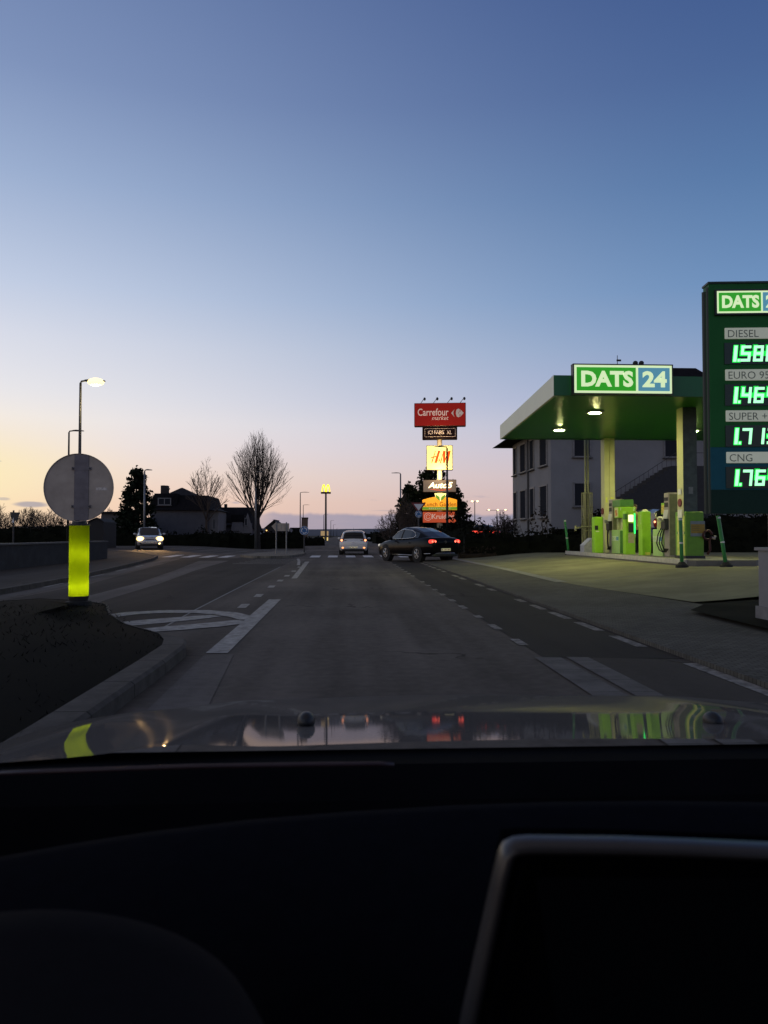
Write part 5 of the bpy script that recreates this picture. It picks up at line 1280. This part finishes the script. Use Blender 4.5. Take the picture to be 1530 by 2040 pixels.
b = MB(); pts = [(.34 + .13 * math.cos(a), -.08 + .02 * math.sin(2 * a), .68 + .13 * math.sin(a)) for a in [6.283 * k_ / 14 for k_ in range(14)]]
b.tube(pts + [(.40, -.06, .55), (.42, -.05, .25), (.35, -.03, .12)], .035, 7); b.build('hose', mat('dark_red_hose', (.06, .012, .012), .6), t, True)
b = MB(); b.tube([(.46, -.08, .60), (.53, -.10, .58), (.55, -.1, .66)], .04, 7); b.build('nozzle', m_grey, t, True)
b = MB(); b.box((0, .35, .03), (.58, .74, .10)); b.build('plinth', m_dsteel, t)
# hoop guards at both ends
m_hoop = mat('green_hoop', (.035, .24, .07), .4, var=.1)
def guard_post(label, x, y, z0, h, lean):
    t = thing('guard_post', label, 'guard post', (x, y, z0), 0, 'green guard posts at the island ends')
    b = MB(); b.tube([(0, 0, -.03), (lean * .5, 0, h * .5), (lean, 0, h - .03), (lean * 1.02, 0, h)], .048, 10); b.build('tube', m_hoop, t, True)
    b = MB(); b.cyl((0, 0, -.03), (0, 0, .05), .17, .16, 14); b.cyl((0, 0, .05), (lean * .06, 0, .13), .14, .07, 12); b.build('foot', m_rubber, t)
    for f in (.47, .95):
        b = MB(); b.cyl((lean * f, 0, h * f), (lean * f, 0, h * f + .045), .053, .053, 10); b.build('reflective_band', m_signw, t)
    return t
guard_post('green guard post with black foot at the near corner of the pump island', XD(1358, 19.9), 19.9, .40, ZD(1031, 19.9) - .4, -.03)
guard_post('green guard post right of the gas dispenser, leaning slightly left', XD(1446, 19.8), 19.8, .40, ZD(1027, 19.8) - .4, -.20)
guard_post('leaning green guard post at the far end of the island in front of the hedge', XD(1133, 31.9), 31.9, .38, ZD(1035, 31.9) - .38, -.16)
# vent pipes in their cage, grit box
D = 30.3; t = thing('vent_pipes', 'tall thin vent pipes inside a narrow steel cage behind the service cabinet', 'vent pipes', (XD(1170, D), D, .4)); S = D / FPX
m_pipe = mat('olive_pipe', (.30, .30, .17), .5, .2, var=.15)
h = ZD(870, D) - .4
for x in (-.06, .05):
    b = MB(); b.cyl((x, 0, 0), (x, 0, h), .045, .045, 8); b.build('pipe', m_pipe, t, True)
hc = ZD(981, D) - .4; b = MB()
for x in (-.17, .16):
    for y in (-.12, .12): b.box((x, y, hc / 2), (.035, .035, hc))
for x in (-.09, 0, .09): b.box((x, -.12, hc / 2), (.018, .018, hc))
b.box((0, -.12, hc), (.37, .04, .04)); b.box((0, .12, hc), (.37, .04, .04)); b.box((0, -.12, hc * .4), (.37, .03, .03)); b.build('cage', m_pipe, t)
b = MB(); b.tube([(-.5, -.16, hc * .44), (-.2, -.16, hc * .46), (.25, -.16, hc * .47), (.45, -.16, hc * .36)], .035, 6); b.cyl((-.52, -.16, hc * .40), (-.52, -.16, hc * .48), .05, .05, 8); b.build('valve', m_pipe, t)
D = 29.2; t = thing('grit_box', 'pale grey box with a sloping lid at the foot of the vent pipes', 'grit box', (XD(1178, D), D, IZ))
h = ZD(1073, D) - IZ
b = MB(); b.prism([(-.28, 0), (.3, 0), (.3, h), (.02, h), (-.28, .26)], 0, .5); b.build('box', mat('grit_box_grey', (.34, .34, .40), .6), t)
b = MB(); b.add([(-.30, -.01, .27), (.02, -.01, h + .02), (.02, .51, h + .02), (-.30, .51, .27)], [(0, 1, 2, 3)]); b.build('lid', mat('grit_lid', (.42, .42, .48), .5), t)

# price pylon
D = 15.0; px0, px1 = 1415, 1592
t = thing('price_pylon', 'tall dark green fuel price pylon with glowing green figures at the right edge', 'price sign', (XD((px0 + px1) / 2, D) + .07, D, .2), R(-5))
W2 = (XD(px1, D) - XD(px0, D)) / 2; zt, zb_ = ZD(563, D, 1415) - .2, ZD(1023, D, 1415) - .2
cxp = (px0 + px1) / 2
ux = lambda px: (px - cxp) * D / FPX
uz = lambda py: ZD(py, D, 1415) - .2
m_pyl = mat('pylon_green', (.018, .125, .030), .5, spec=.12, var=.12, scale=1)
m_pylb = mat('pylon_blue', (.014, .095, .125), .5, spec=.12, var=.1)
m_pyld = mat('pylon_dark', (.010, .034, .024), .5, spec=.12, var=.1)
zs = uz(890); zs2 = uz(975)
for nm, z0, z1, mt in (('upper_cabinet', zs, zt, m_pyl), ('blue_cabinet', zs2, zs - .003, m_pylb), ('dark_cabinet', zb_, zs2 - .003, m_pyld)):
    b = MB(); b.box((0, .15, (z0 + z1) / 2), (2 * W2, .30, z1 - z0)); b.build(nm, mt, t)
b = MB(); b.cyl((-W2 + .01, .07, zb_), (-W2 + .01, .07, zt - .06), .045, .045, 8); b.cyl((-W2 + .0, .24, zb_), (-W2 + .0, .24, zt - .1), .055, .055, 8); b.box((0, .15, zt + .02), (2 * W2 + .04, .34, .04)); b.build('edge_profile', mat('edge_profile', (.012, .026, .018), .5, .1), t)
dats_logo(t, ux(1424), ux(1566), uz(624), uz(579), -.03, th=.05)
m_lab = mat('pale_label', (.44, .46, .38), .5, var=.06, emit=(.7, .75, .6), es=.22)
m_labt = mat('label_print', (.14, .17, .14), .6)
m_led = mat('lit_green_figures', (.3, 1, .5), .3, var=0, emit=(.36, 1, .48), es=1.4)
m_ledg = mat('painted_green_halo', (.05, .8, .1), .3, var=0, emit=(.0, .75, .06), es=1.1)  # emissive border painted as the glow round the price figures
m_ledh = mat('led_window', (.004, .02, .008), .3, var=0)
SEG = {'0': 'abcdef', '1': 'bc', '2': 'abged', '3': 'abgcd', '4': 'fgbc', '5': 'afgcd', '6': 'afgedc', '7': 'abc', '8': 'abcdefg', '9': 'abcdfg'}
def digit(b, ch, x, z, w_, h, y, g=0):
    th = w_ * .28; sh = lambda zz: (zz - z) * .10
    R_ = {'a': (0, h - th, w_, h), 'd': (0, 0, w_, th), 'g': (0, h / 2 - th / 2, w_, h / 2 + th / 2), 'f': (0, h / 2, th, h), 'e': (0, 0, th, h / 2), 'b': (w_ - th, h / 2, w_, h), 'c': (w_ - th, 0, w_, h / 2)}
    for i, s_ in enumerate(SEG[ch]):
        x0, z0, x1, z1 = R_[s_]; yy = y - .0006 * 'abcdefg'.index(s_)
        b.quad((x + x0 - g + sh(z + z0), yy, z + z0 - g), (x + x1 + g + sh(z + z0), yy, z + z0 - g), (x + x1 + g + sh(z + z1), yy, z + z1 + g), (x + x0 - g + sh(z + z1), yy, z + z1 + g))
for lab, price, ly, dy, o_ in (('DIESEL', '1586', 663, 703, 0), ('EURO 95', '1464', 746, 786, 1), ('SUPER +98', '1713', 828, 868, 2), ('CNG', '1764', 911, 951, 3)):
    xo = 0
    b = MB(); b.rbox((ux(1508 ), -.012, uz(ly)), (ux(1575) - ux(1441), .03, 23 * D / FPX), .05)
    lp = b.build('fuel_label', m_lab, t)
    b = MB(); text(b, lab, ux(1447), uz(ly + 8), h=15 * D / FPX, y=-.029, shear=.0, bold=-.005); b.build('lettering', m_labt, lp)
    b = MB(); b.box((ux(1510), -.008, uz(dy)), (ux(1580) - ux(1440), .02, 44 * D / FPX)); dp = b.build('price_display', m_ledh, t)
    b = MB(); h = 33 * D / FPX; w_ = 20 * D / FPX; z = uz(dy + 16.5); x = ux(1457)
    y = -.022
    b.quad((x, y, z), (x + .065, y, z), (x + .065 + .1 * h, y, z + h), (x + .1 * h, y, z + h)); b.quad((x + .085, y - .001, z), (x + .13, y - .001, z), (x + .136, y - .001, z + .05), (x + .09, y - .001, z + .05))
    for i, ch in enumerate(price[1:]): digit(b, ch, x + .14 + i * 25.5 * D / FPX, z, w_, h, y)
    fg = b.build('price_figures', m_led, dp)
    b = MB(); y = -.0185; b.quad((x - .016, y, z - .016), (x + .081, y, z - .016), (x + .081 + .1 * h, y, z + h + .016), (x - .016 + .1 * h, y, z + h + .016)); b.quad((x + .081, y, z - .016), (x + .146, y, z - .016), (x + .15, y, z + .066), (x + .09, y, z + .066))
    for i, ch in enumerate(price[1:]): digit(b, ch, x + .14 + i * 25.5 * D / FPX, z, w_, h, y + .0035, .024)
    b.build('figure_halo', m_ledg, dp)  # enlarged digits behind the figures, a painted green glow
b = MB(); b.cyl((W2 * .45, .24, -.3), (W2 * .45, .24, zb_ + .05), .10, .10, 12); b.build('pole', m_dsteel, t)
b = MB(); b.box((W2 * .45, .24, -.05), (.5, .5, .12)); b.build('footing', m_conc, t)

# white street cabinet at the right edge
D = 9.4; x = XD(1508, D); t = thing('utility_cabinet', 'pale grey street cabinet at the right edge beside the dark planting bed', 'cabinet', (x + .63, D + .2, .13))
h = ZD(1093, D, 1508) - .13
m_cabw = mat('cabinet_grey', (.20, .20, .205), .6, var=.12, scale=3)
b = MB(); b.rbox((0, 0, h * .55), (.80, .42, h * .86), .02); c_ = b.build('cabinet', m_cabw, t)
b = MB(); b.box((0, 0, h * .99), (.86, .48, .04)); b.build('lid', m_cabw, t)
b = MB(); b.box((0, .0, .07), (.86, .46, .24)); b.build('plinth', mat('cabinet_plinth', (.17, .165, .16), .8), t)
b = MB()
for z in (.80, .66): b.box((-.25, -.213, h * z), (.14, .012, .09))
b.box((.1, -.213, h * .55), (.01, .012, h * .8)); b.build('vent', m_dsteel, c_)

# person beside the terminal
def person(loc, rz):
    t = thing('person', 'person in a beige jacket and dark trousers standing behind the payment terminal', 'person', loc, rz)
    V = [(0, 0, .93), (0, .01, 1.12), (0, .0, 1.38), (0, .02, 1.50), (0, .03, 1.58),
         (-.10, 0, .88), (-.11, .02, .50), (-.11, -.01, .09), (-.11, .12, .04), (.10, 0, .88), (.12, .04, .50), (.12, .0, .09), (.12, .13, .04),
         (-.19, 0, 1.40), (-.25, .0, 1.12), (-.22, .20, .98), (-.20, .27, .97), (.19, 0, 1.40), (.25, .04, 1.14), (.20, .26, 1.10), (.18, .33, 1.12)]
    E = [(0, 1), (1, 2), (2, 3), (3, 4), (0, 5), (5, 6), (6, 7), (7, 8), (0, 9), (9, 10), (10, 11), (11, 12), (2, 13), (13, 14), (14, 15), (15, 16), (2, 17), (17, 18), (18, 19), (19, 20)]
    rad = [(.15, .11), (.14, .105), (.15, .11), (.06, .06), (.055, .055), (.095, .1), (.065, .07), (.045, .05), (.04, .03), (.095, .1), (.065, .07), (.045, .05), (.04, .03),
           (.065, .07), (.05, .05), (.038, .038), (.03, .03), (.065, .07), (.05, .05), (.038, .038), (.03, .03)]
    me = bpy.data.meshes.new('body'); me.from_pydata(V, E, []); o = bpy.data.objects.new('body', me); COL.objects.link(o)
    md = o.modifiers.new('s', 'SKIN')
    for sv, r_ in zip(me.skin_vertices[0].data, rad): sv.radius = r_
    me.skin_vertices[0].data[0].use_root = True
    sub = o.modifiers.new('d', 'SUBSURF'); sub.levels = sub.render_levels = 2
    dg = bpy.context.evaluated_depsgraph_get(); m2 = bpy.data.meshes.new_from_object(o.evaluated_get(dg)); bpy.data.objects.remove(o)
    sk = mat('skin', (.36, .2, .14), .5, var=.08); tr_ = mat('dark_trousers', (.012, .012, .015), .8); jk = mat('beige_jacket', (.42, .33, .16), .8, var=.12)
    m2.materials.clear()
    for q in (jk, tr_, sk, m_rubber): m2.materials.append(q)
    for p in m2.polygons:
        c = p.center; p.use_smooth = True
        p.material_index = 3 if c.z < .09 else 1 if c.z < .86 else 2 if (c.z > 1.50 or (c.y > .235 and c.z < 1.2)) else 0
    ob = bpy.data.objects.new('body', m2); COL.objects.link(ob); ob.parent = t
    b = MB(); b.ell((0, .05, 1.665), (.165, .205, .235), 16, 12); b.ell((0, .155, 1.655), (.03, .045, .05), 8, 6)
    for s_ in (-1, 1): b.ell((s_ * .083, .05, 1.66), (.03, .05, .065), 8, 6)
    b.build('head', sk, t, True)
    b = MB()
    for s_ in (-1, 1): b.ell((s_ * .034, .142, 1.685), (.026, .02, .014), 8, 5)
    b.ell((0, .143, 1.61), (.05, .02, .012), 8, 5); b.build('eyes_and_mouth', mat('dark_features', (.05, .02, .02), .5), t, True)
    b = MB(); b.ell((0, .028, 1.705), (.185, .215, .19), 14, 10); b.build('hair', mat('brown_hair', (.05, .03, .018), .7), t, True)
    for s_, w_ in ((-1, Vector((-.20, .27, .97))), (1, Vector((.18, .33, 1.12)))):
        b = MB(); b.ell(w_ + Vector((0, .035, -.01)), (.075, .095, .035), 10, 6)
        for k_ in range(4):
            a = w_ + Vector((-.03 + .02 * k_, .075, -.01)); L = (.06, .07, .065, .05)[k_]
            b.tube([a, a + Vector((0, L * .55, -.012)), a + Vector((0, L * .9, -.035))], .009, 6)
        a = w_ + Vector((-s_ * .035, .03, 0)); b.tube([a, a + Vector((-s_ * .025, .03, -.005)), a + Vector((-s_ * .025, .055, -.02))], .0095, 6)
        b.build('hand', sk, t, True)
    return t
person((XD(1266, 27.4), 27.4, IZ), R(125))

# ---------------- white block of flats behind the station
m_flat = mat('flats_render', (.225, .222, .225), .9, var=.08, scale=.8, bump=.05)
t = thing('block_of_flats', 'white two-storey block of flats with angled bays and a dark hipped roof behind the station', 'building', (16.5, 50, 0))
ox, oy = 16.5, 50
X0 = XD(1098, 47)
plan = [(X0, 47), (XD(1068, 50.2), 50.2), (XD(1054, 52.2), 52.2), (XD(1033, 55.0), 55.0), (XD(1022, 57.2), 57.2), (27, 58), (27, 47)]
b = MB(); b.slab([(x - ox, y - oy) for x, y in plan[::-1]], 0, 7.95); b.build('wall', m_flat, t)
b = MB(); b.slab([(x - ox + (.06 if x < 20 else 0), y - oy - .0) for x, y in plan[::-1]], -.2, 1.6); b.build('plinth', mat('plinth_grey', (.14, .14, .15), .9), t)
b = MB(); wedge(b, 11.3 - ox, 28 - ox, 46.2 - oy, 59 - oy, 7.95, 18.5 - ox, 24.5 - ox, 52.5 - oy, ZD(733, 52.5, 1350)); b.build('roof', m_slate, t)
b = MB(); b.box((19.6 - ox, 51.6 - oy, 12.2), (.5, .5, .8)); b.build('chimney', m_slate2, t)
for px in (1269, 1281):
    x = XD(px, 50); b = MB(); b.cyl((x - ox, .0, 10.0), (x - ox, 0, ZD(726, 50, px)), .16, .16, 10); b.ell((x - ox, 0, ZD(724, 50, px)), (.36, .36, .36), 10, 6); b.build('vent_cowl', m_black, t)
b = MB(); x = XD(1233, 50); b.cyl((x - ox, 0, 10), (x - ox, 0, ZD(708, 50, 1233)), .03, .02, 6); b.box((x - ox + .1, 0, ZD(718, 50, 1233)), (.3, .04, .12)); b.build('aerial', m_black, t)
def seg_win(i, f, z, w_, h):
    a, c = Vector(plan[i]), Vector(plan[i + 1]); p = a.lerp(c, f); d = (c - a).normalized(); rz = math.atan2(-d.y, -d.x)
    win(t, p.x - ox, p.y - oy, z, w_, h, m_fr, False, rz)
for z, h in ((ZD(900, 50), 2.0), (ZD(1000, 50), 2.0)):
    seg_win(0, .45, z, 1.5, h); seg_win(1, .5, z, 1.2, h); seg_win(2, .5, z, 1.5, h); seg_win(3, .5, z, 1.2, h)
for px, py, w_, h in ((1161, 880, 1.05, 1.7), (1161, 984, 1.05, 1.45), (1340, 880, .9, 1.7)):
    win(t, XD(px, 46.95) - ox, 47 - oy, ZD(py, 47), w_, h, m_fr, False)
b = MB(); x, y = plan[2]; b.cyl((x - ox - .08, y - oy - .05, .3), (x - ox - .08, y - oy - .05, 7.9), .06, .06, 8); b.build('drainpipe', m_dsteel, t)
# outside stair with railing
D = 44; t = thing('outside_stair', 'dark outside stair with a thin railing climbing across the white flats', 'stair', (XD(1290, D), D, 0)); S = D / FPX
ux = lambda px: (px - 1290) * S
b = MB(); prof_ = [(ux(1225), 0), (ux(1225), ZD(1003, D))]; n = 14
for i in range(n):
    f0 = i / n; px = 1225 + (1352 - 1225) * f0; z = ZD(1003 - (1003 - 925) * (i + 1) / n * (1.0 if i > 3 else 1.0), D)
    prof_ += [(ux(px), z), (ux(1225 + (1352 - 1225) * (i + 1) / n), z)]
prof_ += [(ux(1420), ZD(925, D)), (ux(1420), 0)]
b.prism(prof_[::-1], 0, 1.4); b.build('stair_flight', mat('dark_stair', (.035, .035, .038), .9, var=.25), t)
b = MB(); b.tube([(ux(1225), .1, ZD(978, D)), (ux(1290), .1, ZD(938, D)), (ux(1352), .1, ZD(898, D)), (ux(1420), .1, ZD(898, D))], .018, 6)
for i in range(14):
    px = 1228 + 9.5 * i; f = (px - 1225) / 127; b.cyl((ux(px), .1, ZD(1005 - 78 * f, D)), (ux(px), .1, ZD(978 - 80 * f, D)), .012, .012, 5)
b.build('railing', m_dsteel, t)

# ================================================================== OUR OWN CAR
CX = .30
t = thing('own_car', 'grey car we sit in: glossy bonnet, dark dashboard and display frame across the bottom', 'car', (CX, 0, 0))
m_bon = mat('grey_bonnet_paint', (.118, .110, .102), .6, 0, spec=.0, coat=.54, var=.10, scale=5)
m_dash = mat('soft_dark_dashboard', (.0050, .0058, .0090), .9, spec=.015, var=.15, scale=60, bump=.08, bscale=500)
m_trim = mat('satin_grey_trim', (.048, .046, .048), .3, var=.1)
def bz_(u, v):
    # u -1..1 across, v 0 rear .. 1 front
    edge = 1 - (abs(u) ** 2.6) * .40
    y0 = 1.24 - .12 * u * u; y = y0 + v * (2.22 - 1.24) * edge + v * .03
    z = .940 - .118 * (y - 1.06) - .022 * max(0, y - 1.6) ** 1.5 - .014 * u * u - .10 * max(0, abs(u) - .86) ** 1.4 * 1.6
    # raised shoulders pressed into the panel
    z += .010 * math.exp(-((abs(u) - .60) / .10) ** 2) * (1 - v * .5)
    if v > .90: z -= .9 * (v - .90) ** 1.6
    return (u * .93, y, z)
b = MB(); NU, NV = 60, 34
b.add([bz_(-1 + 2 * i / NU, j / NV) for j in range(NV + 1) for i in range(NU + 1)], [(j * (NU + 1) + i, j * (NU + 1) + i + 1, (j + 1) * (NU + 1) + i + 1, (j + 1) * (NU + 1) + i) for j in range(NV) for i in range(NU)])
bo = b.build('bonnet', m_bon, t, True)
b = MB()
for s_ in (-1, 1):
    b.loft([[(s_ * .925, 1.0, .92), (s_ * .95, 1.0, .86), (s_ * .96, 1.0, .5)], [(s_ * .925, 1.3, .885), (s_ * .95, 1.3, .82), (s_ * .96, 1.3, .5)], [(s_ * .925, 1.72, .825), (s_ * .94, 1.8, .76), (s_ * .94, 1.85, .4)]], False)
b.loft([[(-.7, 2.0, .62), (0, 2.16, .62), (.7, 2.0, .62)], [(-.72, 2.05, .35), (0, 2.2, .35), (.72, 2.05, .35)]], False)
b.build('wing', m_bon, t, True)
for px in (610, 1420):
    p = G(px, 1441, .893); b = MB(); b.ell((p.x - CX, p.y, .898), (.034, .05, .034), 12, 7); b.build('washer_nozzle', m_black, t, True)
b = MB(); b.loft([[(-.88, .90, .80), (.88, .90, .80)], [(-.9, 1.05, .89), (.9, 1.05, .89)], [(-.9, 1.13, .915), (.9, 1.13, .915)], [(-.9, 1.245, .905), (.9, 1.245, .905)]], False); b.build('scuttle', mat('matt_black_scuttle', (.004, .004, .005), .9, spec=.02), t)
wl, wr_ = P(-60, 1543, .96), P(785, 1524, 1.0)
b = MB(); pm = P(380, 1527, .985); b.tube([(q.x - CX, q.y, q.z) for q in (wl, P(150, 1535, .97), pm, P(640, 1523, .99), P(760, 1522, 1.0), wr_)], .0035, 6); b.build('wiper', mat('wiper_rubber', (.05, .03, .035), .35), t, True)
# dashboard top: crest line and falling face, near black
crest = [(-420, 1790), (-120, 1722), (0, 1700), (150, 1673), (300, 1650), (500, 1626), (700, 1610), (900, 1598), (1100, 1591), (1300, 1589), (1530, 1592), (1700, 1598), (2100, 1620), (2500, 1660)]
b = MB(); A, Bq, C_, E_ = [], [], [], []
for px, py in crest:
    p = P(px, py, .74); A.append((p.x * 1.28 - CX, .93, p.z - .155)); A2 = None
    Bq.append((p.x * 1.03 - CX, .765, p.z - .018)); C_.append((p.x - CX, .74, p.z - .003)); E_.append((p.x - CX, .725, p.z - .004))
F_ = [(x, .60, z - .035) for x, y, z in E_]; H_ = [(x, .50, z - .12) for x, y, z in E_]; I_ = [(x, .42, z - .32) for x, y, z in E_]; J_ = [(x, .40, z - .6) for x, y, z in E_]
b.loft([A, Bq, C_, E_, F_, H_, I_, J_], False); b.build('dashboard', m_dash, t, True)
# instrument hood (left) as a low dome
b = MB(); hood = []; px = P(90, 1790, .50)
for v in range(9):
    row = []
    for i in range(25):
        a = math.pi * i / 24; w_ = .115 + .012 * v
        row.append((px.x - CX + w_ * math.cos(a), .53 - v * .022, px.z - .012 - .10 + (.085 if v == 0 else .10 if v == 1 else .112 - .004 * max(0, v - 2)) * math.sin(a) ** .7))
    hood.append(row)
b.loft(hood, False); b.build('instrument_hood', mat('binnacle_plastic', (.0115, .0108, .0125), .9, spec=.03, var=.1, scale=80), t, True)
# display hood with pale rounded rim
Dd = .46
rim = [(915, 2100), (925, 2040), (945, 1950), (965, 1860), (985, 1770), (999, 1712), (1010, 1692), (1030, 1682), (1060, 1679), (1250, 1681), (1400, 1686), (1530, 1692), (1640, 1697)]
pts = [P(px, py, Dd) for px, py in rim]
b = MB(); rows = []
for off, dy, dz in ((0.000, .012, -.010), (.000, .004, -.002), (.002, .0, .0), (.005, -.002, 0), (.0078, .002, -.0), (.009, .012, 0)):
    row = []
    for i, p in enumerate(pts):
        d = (pts[min(i + 1, len(pts) - 1)] - pts[max(0, i - 1)]); d.y = 0; d.normalize(); nrm = Vector((d.z, 0, -d.x))
        q = p + nrm * off; row.append((q.x - CX, q.y + dy, q.z))
    rows.append(row)
b.loft(rows, False); b.build('display_rim', m_trim, t, True)
ins = rows[-1]
b = MB(); b.loft([[(x, .47, z) for x, y, z in ins], [(x * .98 + .012, .505, z - .010) for x, y, z in ins]], False)
b.add([(x, .507, z) for x, y, z in ins] + [(ins[-1][0], .507, .6), (ins[0][0], .507, .6)], [tuple(range(len(ins) + 2))]); hs = b.build('display_housing', m_dash, t)
sc = [P(1068, 1748, .44), P(1640, 1752, .44), P(1640, 2100, .44), P(1120, 2100, .44)]
b = MB(); b.add([(q.x - CX, .50, 1.25 + (q.z - 1.25) * .50 / .44) if False else (q.x - CX, .44, q.z) for q in sc] + [(q.x - CX, .449, q.z) for q in sc], [(3, 2, 1, 0)]); b.build('screen', mat('switched_off_screen', (.004, .005, .007), .25, spec=.3, var=0), t)
# cabin shell behind and above the camera
b = MB(); rf = []
for y, z in ((.16, 1.43), (-.4, 1.50), (-1.2, 1.49), (-2.0, 1.40)):
    rf.append([(-.66, y, z - .06), (-.5, y, z), (0, y, z + .02), (.5, y, z), (.66, y, z - .06)])
m_head_l = mat('dark_headlining', (.02, .02, .022), .9)
b.loft(rf, False); b.build('roof', m_head_l, t, True)
b = MB()
for s_ in (-1, 1):
    b.quad((s_ * .86, -2.1, .25), (s_ * .86, 1.0, .25), (s_ * .84, 1.0, .90), (s_ * .84, -2.1, .98))
    b.cyl((s_ * .84, .98, .90), (s_ * .64, .16, 1.40), .035, .035, 8); b.cyl((s_ * .84, -.45, .95), (s_ * .66, -.4, 1.44), .05, .04, 8)
b.quad((-.86, -2.1, .25), (.86, -2.1, .25), (.84, -2.1, 1.05), (-.84, -2.1, 1.05)); b.quad((-.86, 1.0, .25), (.86, 1.0, .25), (.86, -2.1, .25), (-.86, -2.1, .25))
b.quad((-.84, -2.1, 1.05), (.84, -2.1, 1.05), (.6, -2.0, 1.38), (-.6, -2.0, 1.38))
b.build('cabin_shell', m_head_l, t)
for x in (-.38, .38):
    b = MB(); b.rbox((x, -.35, .42), (.52, .55, .22), .08); b.rbox((x, -.68, .80), (.50, .16, .70), .07); b.rbox((x, -.70, 1.22), (.26, .12, .18), .05); b.build('seat', m_head_l, t, True)

for o in COL.objects:
    if o.type == 'MESH' and o.parent is None and not o.get('label') and not o.get('kind'): o['kind'] = 'structure'
